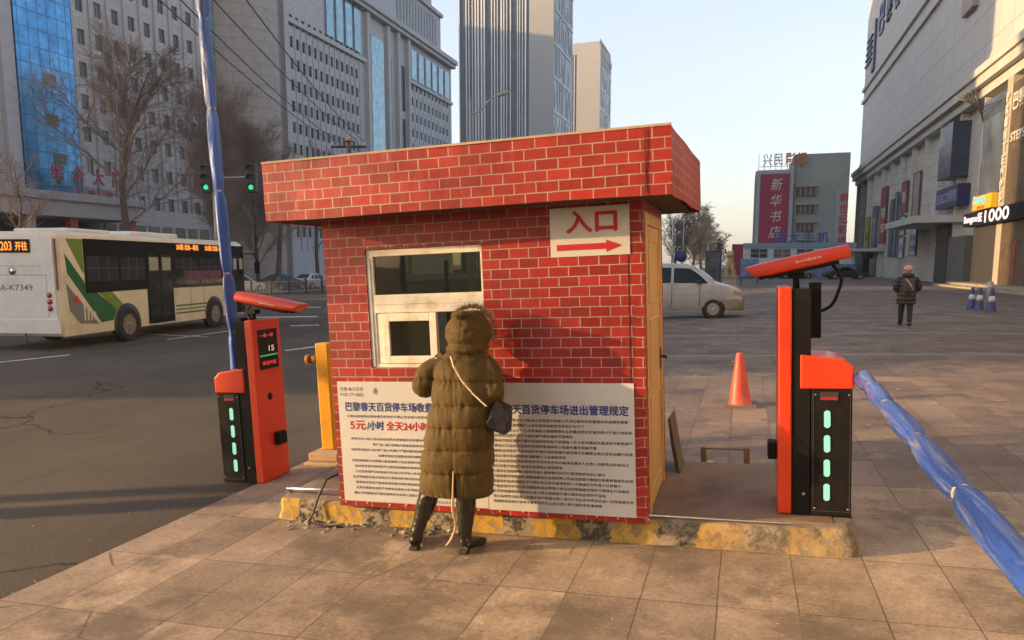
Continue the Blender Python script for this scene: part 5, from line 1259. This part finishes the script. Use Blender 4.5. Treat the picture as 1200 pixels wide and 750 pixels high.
BANR = pm('red_banner', (.34, .045, .045), .5, .35, .35); BANG = pm('grey_banner', (.13, .14, .17), .5, .8, .4); BANW = pm('white_banner', (.50, .49, .49), .5, .25, .5); BANY = pm('yellow_banner', (.42, .40, .03), .5, .2, .5)
def banner(y, w, z0, z1, mat, lines=()):
    b = MB(); b.box(-.42, .34, y - w / 2, y + w / 2, z0, z1); o = b.build('banner', mat, mall)
    b = MB()
    for q in ((y - w / 2 - .08, y - w / 2, z0, z1), (y + w / 2, y + w / 2 + .08, z0, z1), (y - w / 2 - .08, y + w / 2 + .08, z0 - .08, z0), (y - w / 2 - .08, y + w / 2 + .08, z1, z1 + .08)): b.box(-.47, -.3, *q)
    b.build('banner_frame', pm('banner_rail', (.10, .09, .085), .5), o)
    for txt, zf, hf, mt in lines:
        b = MB(); b.text(txt, westM(-.435, y + w * .42, z0 + (z1 - z0) * zf), w * .84, (z1 - z0) * hf, bold=.02); b.build('lettering', mt, o)
    return o
WL = pm('script_white', (0, 0, 0))
banner(116.5, 2.6, 4.0, 8.2, BANY, (('折', .2, .3, BLK),)); banner(111.0, 2.8, 4.0, 9.3, BANG, (('SALE', .6, .1, WL),)); banner(104.6, 3.6, 4.3, 11.2, BANR, (('特卖', .45, .2, WL), ('50', .2, .15, WL)))
banner(98.8, 1.6, 2.6, 9.2, BANG); banner(96.2, 1.3, 2.6, 9.8, pm('blue_grey_banner', (.17, .21, .27), .5, .4, .5)); banner(92.0, 2.6, 7.4, 10.6, BANR, (('新', .3, .4, WL),)); banner(92.0, 2.6, 4.9, 6.9, BANW, (('品', .2, .6, RED),)); banner(92.0, 2.6, 2.4, 4.6, BANW, (('A', .3, .4, BLUE),))
banner(86.0, 2.9, 6.0, 10.9, pm('faded_rose_banner', (.32, .26, .25), .5, .3, .5)); banner(86.0, 2.8, 2.6, 5.4, BANW, (('限时', .5, .25, BLUE), ('优惠', .15, .22, BLUE)))
b = MB(); b.box(-3.6, .33, 107, 120.5, 3.35, 3.75); b.build('far_awning', pm('cornice_stone', (0, 0, 0)), mall)
b = MB(); b.box(-.6, .33, 112.5, 119, 2.45, 3.2); b.build('red_awning_sign', pm('awning_red', (.36, .02, .03), .5), mall)
b = MB(); b.box(-.36, .34, 108.5, 113.5, 0, 3.3); b.build('doorway', WGL, mall)
b = MB(); b.box(-3.4, .33, 70.8, 84.2, 5.15, 5.75); b.build('near_awning', pm('cornice_stone', (0, 0, 0)), mall)
b = MB(); b.box(-.40, .34, 72.5, 76.4, 0, 5.1); b.build('doorway', pm('dark_doorway', (.05, .047, .043), .5), mall)
b = MB(); b.box(-.6, .34, 66.2, 71.2, 0, 3.9); b.build('service_door', pm('door_grey', (.12, .115, .105), .5, .1, 1), mall)
b = MB(); b.box(-1.0, .34, 70.6, 74.8, 8.9, 13.3); b.build('blue_screen_box', pm('dark_blue_box', (.035, .045, .09), .3, .3, .5), mall)
b = MB(); b.box(-.6, .34, 69.5, 76.6, 6.5, 8.2); sb_ = b.build('blue_sign', pm('navy_sign', (.018, .025, .10), .4), mall)
b = MB(); b.text('SOSCO购物', westM(-.615, 76.2, 6.85), 6.4, 1.05, bold=.02); b.build('lettering', pm('sign_blue_white', (.32, .36, .55), .5), sb_)
# glazed entrance bay
b = MB(); b.box(-.5, .34, 59.4, 64.2, 6.6, 13.4); b.build('glass_bay', pm('bay_glass', (.10, .13, .18), .08, .8, .35, metal=.5), mall)
b = MB()
for k in range(6): b.tube([(-.4, 64.6, 13.2 - .22 * k), (-2.6, 64.0 - 1.1 * k, 13.9 - .1 * k)], .05, 5)
b.build('bay_canopy_rods', WFR, mall)
b = MB(); b.box(-.5, .34, 58.9, 64.5, 0, 4.4); b.build('dark_entrance', pm('dark_doorway', (0, 0, 0)), mall)
b = MB(); b.box(-.52, .34, 44, 58.8, 0, 13.4); b.build('brown_front', brick_mat('brown_wood_front', .5, 3.0, (.085, .06, .035), (.115, .08, .048), (.05, .035, .02), .03, .6, .3, .5, 'wall', .2), mall)
b = MB(); b.box(-1.0, -.52, 52, 65.4, 4.45, 5.45); led = b.build('led_board', BLK, mall)
LEDP = em('white_pink_led', (1, .84, .9), .7)
b = MB(); b.text('Bangou征', westM(-1.02, 65.2, 4.6), 4.5, .72, bold=.04); b.build('led_lettering', LEDP, led)
b = MB(); b.text('1000', westM(-1.02, 60.1, 4.58), 5.0, .78, bold=.05); b.build('led_lettering', LEDP, led)
b = MB(); b.box(-.95, -.52, 59.2, 63.6, 5.55, 6.55); ys = b.build('yellow_sign', pm('sign_yellow', (.62, .42, .02), .4), mall)
b = MB(); b.text('Casamay', westM(-.97, 63.5, 5.85), 3.0, .75, bold=.05); b.build('cyan_lettering', em('cyan_letters', (.35, .8, .9), .4), ys)
b = MB(); b.text('全新开业', westM(-.97, 62.4, 5.6), 1.8, .22, bold=.04); b.build('red_lettering', RED, ys)
b = MB()
for k, ch in enumerate('PRINTEMPS'): b.text(ch, westM(-.62, 58.75, 12.4 - .82 * k), .55, .62, bold=.03, depth=.04)
b.build('vertical_lettering', pm('pale_letters', (.55, .53, .48), .5), mall)
for q in (('巴黎', 11.6, 2.2, 1.2), ('STEPS', 9.6, 2.6, .6)): b = MB(); b.text(q[0], westM(-.56, 57.6, q[1]), q[2], q[3], bold=.02, depth=.02); b.build('white_lettering', pm('pale_letters', (0, 0, 0)), mall)
b = MB(); b.box(-.56, -.5, 54.9, 55.25, .4, 3.2); b.build('red_banner_strip', BANR, mall)
for y0_, y1_ in ((60.2, 64.2),):
    b = MB(); b.box(-.42, .02, 69.9, 73.2, 22.0, 30); b.build('upper_poster', pm('rose_poster', (.34, .24, .25), .5, .3, .3), mall)
# blue letters and emblem on the upper wall
LB = pm('letter_blue', (.035, .045, .14), .4)
for k, ch in enumerate('巴黎春天百货'): b = MB(); b.text(ch, westM(-.05, 119.0 - 5.6 * k, 33.1), 3.9, 4.2, bold=.03, depth=.14); b.build('wall_letter', LB, mall)
b = MB(); b.prism([(0, 0), (.8, 0), (.8, 6.8), (.2, 6.8), (.2, 1.0), (-.9, .4), (-.9, 0), (-.6, -.3), (0, -.1)], lambda u, z: (-.3, 121.8 + .6 - u * 1.3, 29.6 + z), lambda u, z: (-.02, 121.8 + .6 - u * 1.3, 29.6 + z))
for k in range(5): b.box(-.25, -.02, 124.5, 130.4 - .3 * k, 31.6 + .85 * k, 31.85 + .85 * k)
b.build('emblem', LB, mall)
b = MB(); b.box(-2.6, .3, 46, 66.5, 0, .16); b.box(-1.8, .3, 46, 66, .161, .32); b.build('entrance_steps', CONC, mall)
for k, y in enumerate((47.5, 50.6)):
    b = MB(); b.box(-.9, -.53, y - 1.2, y + 1.2, .33, 3.4); b.build('shop_window', WGL, mall)
# ------------------------------------------------------------------ trees
BARK = pm('bark', (.10, .075, .06), .9, .3, 6, .5, 25, .02); TWIG = pm('twig_brown', (.22, .17, .145), .9, .25, .5); LIMEW = pm('whitewash', (.55, .55, .53), .8, .15, 4); TWIGR = pm('twig_red_brown', (.30, .23, .19), .9, .25, .4); DRY = pm('dry_leaf_brown', (.62, .43, .28), .9, .3, .3)
def bare_tree(seed, h, r0, clear, spread, n1, n2, n3, n4, upright=.5, lean=0.0, thin=.012, cone=.75):
    rg = random.Random(seed); tr, cr = MB(), MB()
    def wander(p, d, L_, r_a, r_b, n, sides, mb, droop=0., wob=.16):
        P = [Vector(p)]; R = [r_a]; d = Vector(d).normalized()
        for i in range(n):
            d = (d + Vector((rg.gauss(0, wob), rg.gauss(0, wob), rg.gauss(0, wob * .6) + droop))).normalized()
            P.append(P[-1] + d * L_ / n); R.append(r_a + (r_b - r_a) * (i + 1) / n)
        mb.tube(P, R, sides, caps=False); return P, R
    def pick(P, R, t):
        x = t * (len(P) - 1); i = min(int(x), len(P) - 2); u = x - i
        return P[i].lerp(P[i + 1], u), R[i] + (R[i + 1] - R[i]) * u, (P[i + 1] - P[i]).normalized()
    P, R = wander((0, 0, -.1), (lean, 0, 1), h * .92, r0, r0 * .12, 12, 10, tr, .02, .045)
    for i in range(n1):
        t = clear + (1 - clear) * (i + .5) / n1; p, r, d = pick(P, R, t); a = i * 2.4 + rg.uniform(-.4, .4)
        out = Vector((math.cos(a), math.sin(a), 0)); dd = out * (1 - upright) + Vector((0, 0, upright + .15 * t))
        L1 = spread * (1.15 - cone * (t - clear) / (1 - clear) - max(0, cone - .4) * 0) * rg.uniform(.8, 1.15)
        P1, R1 = wander(p, dd, L1, min(r * .6, .10), .018, 6, 5, cr, .05)
        for j in range(n2):
            t1 = .2 + .8 * (j + rg.random()) / n2; p1, r1, d1 = pick(P1, R1, t1)
            d2 = (d1 + Vector((rg.gauss(0, .6), rg.gauss(0, .6), rg.gauss(.15, .4)))).normalized()
            P2, R2 = wander(p1, d2, L1 * .42 * rg.uniform(.7, 1.2) * (1.15 - t1 * .5), max(r1 * .6, thin * 1.3), thin, 4, 4, cr, .04)
            for k in range(n3):
                t2 = .15 + .85 * (k + rg.random()) / n3; p2, r2, d3 = pick(P2, R2, t2)
                d4 = (d3 + Vector((rg.gauss(0, .6), rg.gauss(0, .6), rg.gauss(.1, .5)))).normalized()
                L3 = L1 * .2 * rg.uniform(.6, 1.3)
                P3, R3 = wander(p2, d4, L3, thin, thin * .6, 3, 3, cr, .02)
                for l_ in range(n4):
                    p3, r3, d5 = pick(P3, R3, rg.uniform(.2, 1)); d6 = (d5 + Vector((rg.gauss(0, .7), rg.gauss(0, .7), rg.gauss(.1, .5)))).normalized()
                    wander(p3, d6, L3 * .6, thin * .7, thin * .4, 2, 3, cr)
    return tr, cr
def put_tree(label, base, seed, h, r0, clear, spread, n, upright, twig=None, group='bare trees along the street', lean=0., wash=False, thin=.012, cone=.75, leaves=0):
    t = far('bare_tree', label, 'tree', base, 0, group); tr, cr = bare_tree(seed, h, r0, clear, spread, *n, upright, lean, thin, cone)
    if leaves:
        rl = random.Random(seed + 7); vs = cr.V; lo = max(q[2] for q in vs) * .28
        for i in range(leaves):
            q = vs[rl.randrange(len(vs))]
            if q[2] < lo: continue
            c = Vector(q); d = Vector((rl.gauss(0, 1), rl.gauss(0, 1), rl.gauss(0, .7))).normalized() * rl.uniform(.09, .20); e = d.orthogonal().normalized() * rl.uniform(.04, .09)
            cr.poly([c - d, c + e, c + d, c - e])
    tk = tr.build('trunk', BARK, t); cr.build('crown', twig or TWIG, t)
    if wash: b = MB(); b.lathe([(r0 * 1.04, -.05), (r0 * 1.03, 1.15), (r0 * .98, 1.16)], (0, 0, 0), 14); b.build('whitewash_band', LIMEW, tk)
    return t
p = at_x(153, 262, -44); put_tree('big bare tree with wide fan of twigs behind the bus roof', (p.x, p.y, -.22), 12, 19.0, .36, .28, 8.2, (17, 12, 9, 4), .46, lean=-.05, thin=.012)
p = at_x(268, 262, -47); put_tree('dense upright bare tree like a brown brush just right of the blue arm', (p.x, p.y, -.22), 5, 16.5, .24, .12, 5.6, (31, 14, 10, 3), .64, TWIGR, thin=.014, cone=.15)
p = at_x(300, 262, -48); put_tree('dense upright bare tree behind the green traffic light', (p.x, p.y, -.22), 6, 14.5, .22, .12, 5.0, (29, 13, 10, 3), .62, TWIGR, thin=.014, cone=.15)
p = at_x(326, 325, -43); put_tree('bare tree with whitewashed trunk foot left of the brick booth', (p.x, p.y, -.22), 8, 13.5, .30, .35, 4.4, (14, 8, 6, 3), .5, lean=-.07, wash=True)
for i, (x, X, hh, lab) in enumerate(((372, -47, 15.5, 'bare tree whose twigs show over the booth roof left of the pole top'), (432, -50, 16.0, 'bare tree whose twigs show over the booth roof right of the pole top'))):
    p = at_x(x, 300, X); put_tree(lab, (p.x, p.y, -.22), 30 + i, hh, .25, .25, 5, (16, 8, 6, 2), .5)
p = at_x(20, 262, -46); put_tree('bare tree at the left picture edge in front of the blue glass bay', (p.x, p.y, -.22), 44, 9.5, .2, .3, 4, (10, 7, 5, 2), .4)
for i, (x, k, hh, sp, lab) in enumerate(((812, 150, 11.0, 5.2, 'tall brown tree with dry leaves nearest the booth at the end of the street'), (822, 185, 11.0, 5.5, 'rounded brown tree between the two other dry trees down the street'), (836, 240, 9, 5, 'farthest and smallest of the dry brown trees down the street'), (792, 120, 9.5, 4, 'dark bare tree half hidden by the booth beside the tall lamp posts'))):
    p = at_d(x, 311, k); put_tree(lab, (p.x, p.y, gz(p.x)), 60 + i, hh, .3, .15, sp, (22, 9, 6, 2), .45, DRY if i < 3 else TWIG, 'dry trees down the street', thin=.03 if i < 3 else .02, cone=.35, leaves=17000 if i < 3 else 0)
p = at_d(842, 310, 130); t = far('small_conifer', 'small dark green conifer at the end of the street behind the advertising column', 'tree', (p.x, p.y, gz(p.x)))
b = MB(); b.tube([(0, 0, 0), (0, 0, 6)], [.15, .04], 6); b.build('trunk', BARK, t)
b = MB(); rg = random.Random(3)
for i in range(1500):
    z = rg.uniform(.8, 6.6); r = (6.8 - z) * .30 * math.sqrt(rg.random()); a = rg.uniform(0, 6.3); c = Vector((r * math.cos(a), r * math.sin(a), z)); s = rg.uniform(.1, .22); d = Vector((math.cos(a), math.sin(a), -.3)) * s; e = Vector((-math.sin(a), math.cos(a), rg.gauss(0, .3))) * s * .4
    b.poly([c - e, c + e, c + d * 1.6])
b.build('crown', pm('conifer_green', (.025, .04, .025), .8, .4, 2), t)

# ------------------------------------------------------------------ street furniture
GREYM = pm('grey_post', (.34, .35, .36), .45, .1, 4); DARKM = pm('dark_post', (.035, .035, .038), .5, .2, 5)
GREENL = em('green_light', (.04, .85, .33), .5)
ph = at_d(256, 330, 31); base = Vector((ph.x, ph.y, gz(ph.x))); tl = far('traffic_light', 'traffic light with two black heads showing green between the blue arm and the booth', 'traffic light', base)
Rm_ = RT.copy()
zt = at_d(256, 211, 31).z - base.z
b = MB(); b.tube([(0, 0, 0), (0, 0, zt + 1.2)], [.07, .05], 12); b.tube([Rm_ * -.3 + Vector((0, 0, zt + .02)), Rm_ * 1.4 + Vector((0, 0, zt + .06)), Rm_ * 1.41 + Vector((0, 0, zt + .06))], .03, 8); b.build('pole', GREYM, tl)
def head_(off):
    R = Matrix((RT, Vector((-RT.y, RT.x, 0)), Vector((0, 0, 1)))).transposed(); b = MB(); o = Vector(off)
    b.box(-.2, .2, -.14, .14, -.56, .56, R=R, o=o); hd = b.build('signal_head', DARKM, tl, bevel=.03)
    for k in range(3):
        b = MB(); c = o + R @ Vector((0, -.145, .36 - .36 * k)); b.loft([[c + R @ Vector((.10 * math.cos(a), y, .10 * math.sin(a))) for a in [2 * math.pi * i / 16 for i in range(16)]] for y in (0, -.012)]); b.build('lens', GREENL if k == 2 else pm('dark_lens', (.03, .02, .02), .3), hd)
        b = MB(); rings = [[c + R @ Vector((.15 * math.cos(a), y, .15 * math.sin(a))) for a in [math.pi * (i / 10) for i in range(11)]] for y in (.0, -.18)]; b.loft(rings, caps=False, closed=False); b.build('visor', DARKM, hd)
head_(Rm_ * -.26 + Vector((0, 0, zt))); head_(Rm_ * 1.58 + Vector((0, 0, zt)))
# street lamp behind the booth
lp = at_d(552, 330, 42); t = far('street_lamp', 'grey street lamp with one curved arm rising behind the booth roof', 'street lamp', (lp.x, lp.y, gz(lp.x)))
zb = at_d(551, 140, 42).z - gz(lp.x); top = at_d(594, 108, 42); tv = Vector((top.x - lp.x, top.y - lp.y, top.z - gz(lp.x)))
b = MB(); b.tube([(0, 0, 0), (0, 0, zb * .5), (0, 0, zb + .9)], [.11, .09, .06], 12); b.build('pole', GREYM, t)
b = MB(); b.tube([Vector((0, 0, zb)), Vector((tv.x * .28, tv.y * .28, zb + .32)), Vector((tv.x * .45, tv.y * .45, zb + .8)), Vector((tv.x * .62, tv.y * .62, zb + 1.15)), tv * 1.0 - Vector((0, 0, .35)) * 0], [.045, .045, .04, .04, .035], 8); b.build('arm', GREYM, t)
d = Vector((tv.x, tv.y, .45 * math.hypot(tv.x, tv.y) * .9)).normalized(); b = MB(); b.tube([tv - d * .75, tv - d * .4, tv, tv + d * .12], [.05, .13, .11, .04], 12); b.build('lamp_head', pm('lamp_grey', (.30, .31, .32), .5), t)
# utility pole with its wires
up = at_d(413, 330, 43); uz = gz(up.x); pt = at_d(413, 168, 43); t = far('utility_pole', 'wooden utility pole whose crossarm and cap show just over the booth roof', 'utility pole', (up.x, up.y, uz))
hz = pt.z - uz
b = MB(); b.tube([(0, 0, 0), (0, 0, hz)], [.17, .12], 10); b.build('pole', pm('pole_wood', (.16, .12, .09), .8, .2, 5), t)
b = MB(); R = Matrix((RT, Vector((-RT.y, RT.x, 0)), Vector((0, 0, 1)))).transposed(); b.box(-1.0, 1.0, -.06, .06, -.42, -.30, R=R, o=Vector((0, 0, hz))); b.box(-.6, .6, -.05, .05, -1.1, -1.0, R=R, o=Vector((0, 0, hz))); b.build('crossarm', DARKM, t)
b = MB(); b.lathe([(.26, -.06), (.20, .12), (.06, .34), (.01, .36)], (0, 0, hz), 14); b.build('cap', pm('pole_cap', (.40, .33, .22), .7), t)
for u in (-.9, -.6, .6, .9):
    b = MB(); c = Vector((0, 0, hz)) + R @ Vector((u, 0, 0)); b.lathe([(.03, -.30), (.06, -.24), (.04, -.16), (.06, -.10), (.02, -.06)], c, 10); b.build('insulator', pm('white_porcelain', (.6, .6, .58), .3), t)
for (px0, py0, u), lab in zip(((214, 0, -.9), (229, -8, -.6), (273, 0, .6), (307, 0, .9)), ('lowest of the four black overhead wires, leaving the picture nearest the blue arm', 'second overhead wire from the blue arm', 'third overhead wire from the blue arm, crossing the middle of the grey block', 'uppermost overhead wire, farthest from the blue arm')):
    a = Vector((up.x, up.y, uz + hz - .08)) + R @ Vector((u, 0, 0)); c = at_z(px0, py0, uz + hz - .25); c2 = a + (c - a) * 1.9; c2.z = uz + hz
    P = [a.lerp(c2, k / 24) + Vector((0, 0, -.75 * (1 - (2 * k / 24 - 1) ** 2) + (0))) for k in range(25)]
    b = MB(); b.tube([p - a for p in P], .018, 5); o = b.build('overhead_wire', DARKM, off=(0, 0, 0)); o.location = a; tag(o, lab, 'wire', 'overhead wires')
# low barrier along the far carriageway
f0 = at_x(284, 344, -31); f1 = at_x(392, 342, -31); f0 = Vector((-33, 38, 0)); f1 = Vector((-31, 62, 0))
t = far('road_barrier', 'low dark metal barrier with thin rails along the far side of the road', 'barrier', (f0.x, f0.y, gz(f0.x))); dv = f1 - f0; n = 12
b = MB()
for k in range(n + 1): p = dv * (k / n); b.box(p.x - .06, p.x + .06, p.y - .06, p.y + .06, 0, 1.15)
b.build('post', DARKM, t)
b = MB()
for z in (.22, .95): b.tube([(0, 0, z), (dv.x, dv.y, z)], .03, 6)
for k in range(n * 11): p = dv * (k / (n * 11)); b.box(p.x - .012, p.x + .012, p.y - .012, p.y + .012, .22, .95)
b.build('rail_panel', GREYM, t)
# poles, sign, column, statue and board down the street
for px_, k, zt_, lab in ((787, 75, 6.5, 'thin white lamp post right at the booth edge with a short arm'), (800, 95, 8.2, 'taller thin white lamp post beside the round blue sign'), (829, 75, 4.2, 'short thin white post left of the advertising column')):
    p = at_d(px_, 315, k); t = far('lamp_post', lab, 'lamp post', (p.x, p.y, gz(p.x)), 0, 'lamp posts down the street'); b = MB(); b.tube([(0, 0, 0), (0, 0, zt_)], [.08, .05], 8); b.build('pole', pm('pale_post', (.5, .51, .52), .5), t)
    b = MB(); b.tube([(0, 0, zt_ - .1), (.7, 0, zt_ + .1), (1.3, 0, zt_)], [.04, .04, .07], 6); b.build('arm', pm('pale_post', (0, 0, 0)), t)
p = at_d(798, 300, 80); t = far('road_sign', 'round blue road sign on a thin post behind the silver van', 'sign', (p.x, p.y, gz(p.x))); b = MB(); b.tube([(0, 0, 0), (0, 0, 3.2)], .04, 8); b.build('post', GREYM, t); b = MB(); b.lathe([(.001, -.05), (.62, -.05), (.62, 0), (.001, 0)], (0, -.05, 3.0), 24, axis='y'); b.build('sign_disc', pm('sign_blue', (.03, .05, .16), .5), t)
p = at_d(836, 326, 74); t = far('advertising_column', 'tall dark glass advertising column with a pale frame and curved top lamp', 'column', (p.x, p.y, gz(p.x)))
b = MB(); b.box(-.7, .6, -.3, .3, .1, 3.2); b.build('dark_panel', pm('dark_glass_panel', (.10, .11, .13), .15, .6, 1), t, bevel=.05)
b = MB()
for x in (-.8, .61): b.box(x, x + .1, -.34, .34, 0, 3.3)
b.box(-.7, .61, -.34, .34, 3.21, 3.3); b.box(-.5, -.42, -.33, -.301, .1, 3.2); b.build('frame', DARKM, t)
b = MB(); b.tube([(.5, 0, 3.25), (.7, 0, 3.55), (1.05, 0, 3.45), (1.15, 0, 3.0)], .07, 8); b.build('top_lamp', DARKM, t)
STAT = pm('sandstone', (.42, .30, .17), .85, .2, 3, .4, 20, .02)
p = at_d(855, 332, 62); st = far('lion_statue', 'tan stone statue of a seated lion on a block pedestal beside the plaza', 'statue', (p.x, p.y, gz(p.x)))
b = MB(); b.box(-.65, .65, -.65, .65, 0, .18); b.box(-.55, .55, -.55, .55, .181, .85); b.box(-.65, .65, -.65, .65, .851, .98); b.build('pedestal', pm('pedestal_stone', (.36, .30, .22), .85, .15, 3), st, bevel=.02)
b = MB()
seg_tube(b, [(0, .25, 1.2), (0, .1, 1.65), (0, -.1, 2.15), (0, -.18, 2.5)], [.36, .36, .30, .22]); b.ell((0, -.22, 2.72), (.29, .30, .30)); seg_tube(b, [(0, -.4, 2.68), (0, -.6, 2.62)], [.17, .13])
for s in (-1, 1):
    seg_tube(b, [(s * .2, -.2, 2.0), (s * .22, -.32, 1.5), (s * .22, -.34, 1.05), (s * .22, -.46, 1.02)], [.15, .12, .10, .10]); b.ell((s * .3, .15, 1.25), (.18, .36, .28)); seg_tube(b, [(s * .34, .1, 1.05), (s * .36, -.25, 1.03)], [.11, .10]); b.ell((s * .2, -.15, 2.98), (.07, .05, .1), 8, 5)
seg_tube(b, [(0, .5, 1.1), (.15, .65, 1.5), (.1, .6, 1.9)], [.07, .06, .09])
V, N, Fc = voxel(b, .04, 2); V = V + N * (vnoise(V, 16, 2) * .02)[:, None]; from_arrays(V, Fc, 'lion', STAT, st)
p = at_d(877, 333, 68); t = far('notice_board', 'blue and white notice board on two legs right of the stone lion', 'notice board', (p.x, p.y, gz(p.x)))
b = MB(); b.box(-.75, .85, -.06, .06, .75, 2.35); b.build('board_panel', pm('board_blue', (.10, .19, .36), .5, .6, 1.6), t); b = MB(); b.box(-.7, -.6, -.05, .05, 0, .74); b.box(.7, .8, -.05, .05, 0, .74); b.build('leg', DARKM, t)
# cones and post before the shopping centre
WB = pm('blue_cone', (.035, .045, .16), .5, .2, 6); CW = pm('cone_white', (.55, .55, .58), .5)
for (x, y), lab in zip(((1138, 363), (1147, 364), (1161, 366)), ('blue and white cone farthest left of the three before the mall', 'blue and white cone in the middle of the three before the mall', 'blue and white cone standing alone beside the grey post')):
    p = at_z(x, y, .21); cone_thing('blue_cone', lab, 'traffic cone', (p.x, p.y, gz(p.x)), .82, .17, WB, CW, pm('cone_foot', (0, 0, 0)), 'cones before the mall')
p = at_z(1159, 352, .21); t = far('short_post', 'short pale grey post behind the lone blue cone', 'post', (p.x, p.y, gz(p.x))); b = MB(); b.lathe([(.13, 0), (.13, .8), (.10, .86), (.001, .87)], (0, 0, 0), 16); b.build('post_shaft', GREYM, t); b = MB(); b.lathe([(.135, .6), (.14, .62), (.14, .68), (.135, .7)], (0, 0, 0), 16); b.build('ring', CW, t)
# litter on the plaza
b = MB(); rg = random.Random(5)
for i in range(260):
    x, y = rg.uniform(-2, 12), rg.uniform(7, 45); s = rg.uniform(.015, .05); a = rg.uniform(0, 6.3); c = Vector((x, y, gz(x) + .02)); u = Vector((math.cos(a), math.sin(a), rg.uniform(-.2, .3))) * s; v = Vector((-math.sin(a), math.cos(a), 0)) * s * .6
    b.poly([c - u - v, c + u - v, c + u + v, c - u + v])
for i in range(150):
    x, y = rg.uniform(-6.5, 2.5), rg.uniform(2.6, 4.9); s = rg.uniform(.004, .013); a = rg.uniform(0, 6.3); c = Vector((x, y, gz(x) + .008)); u = Vector((math.cos(a), math.sin(a), rg.uniform(-.2, .5))) * s; v = Vector((-math.sin(a), math.cos(a), 0)) * s * .4
    b.poly([c - u - v, c + u - v, c + u + v, c - u + v])
o = b.build('scattered_litter', pm('pale_litter', (.42, .36, .28), .8, .4, 3), off=(0, 0, 0)); tag(o, 'scraps of pale litter and dry leaves scattered over the paving', 'litter', kind='stuff')
# bare street trees and a lamp out of the picture whose long shadows cross the road
t = far('bare_tree', 'slim bare street tree out of the picture, shading the road', 'tree', (-17.0, .9, -.35), 0, 'bare trees along the street'); tr, cr = bare_tree(91, 8, .19, .3, 3, 10, 6, 4, 2, .5); tr.build('trunk', BARK, t); cr.build('crown', TWIG, t)
t = far('bare_tree', 'thicker bare street tree out of the picture, shading the road', 'tree', (-14.5, 1.3, -.35), 0, 'bare trees along the street'); tr, cr = bare_tree(92, 9, .22, .3, 3.4, 10, 6, 4, 2, .5); tr.build('trunk', BARK, t); cr.build('crown', TWIG, t)

# ---- haze
b = MB(); b.box(-330, 130, -60, 720, -1.6, 136); hz_ = b.build('haze', None, off=(0, 0, 0)); hz_['kind'] = 'stuff'
m = bpy.data.materials.new('winter_haze'); m.use_nodes = True; n = m.node_tree.nodes; n.remove(n['Principled BSDF'])
v = n.new('ShaderNodeVolumePrincipled'); v.inputs['Color'].default_value = (.90, .93, .98, 1); v.inputs['Density'].default_value = HAZE; v.inputs['Anisotropy'].default_value = .2
m.node_tree.links.new(v.outputs[0], n['Material Output'].inputs['Volume']); hz_.data.materials.clear(); hz_.data.materials.append(m)
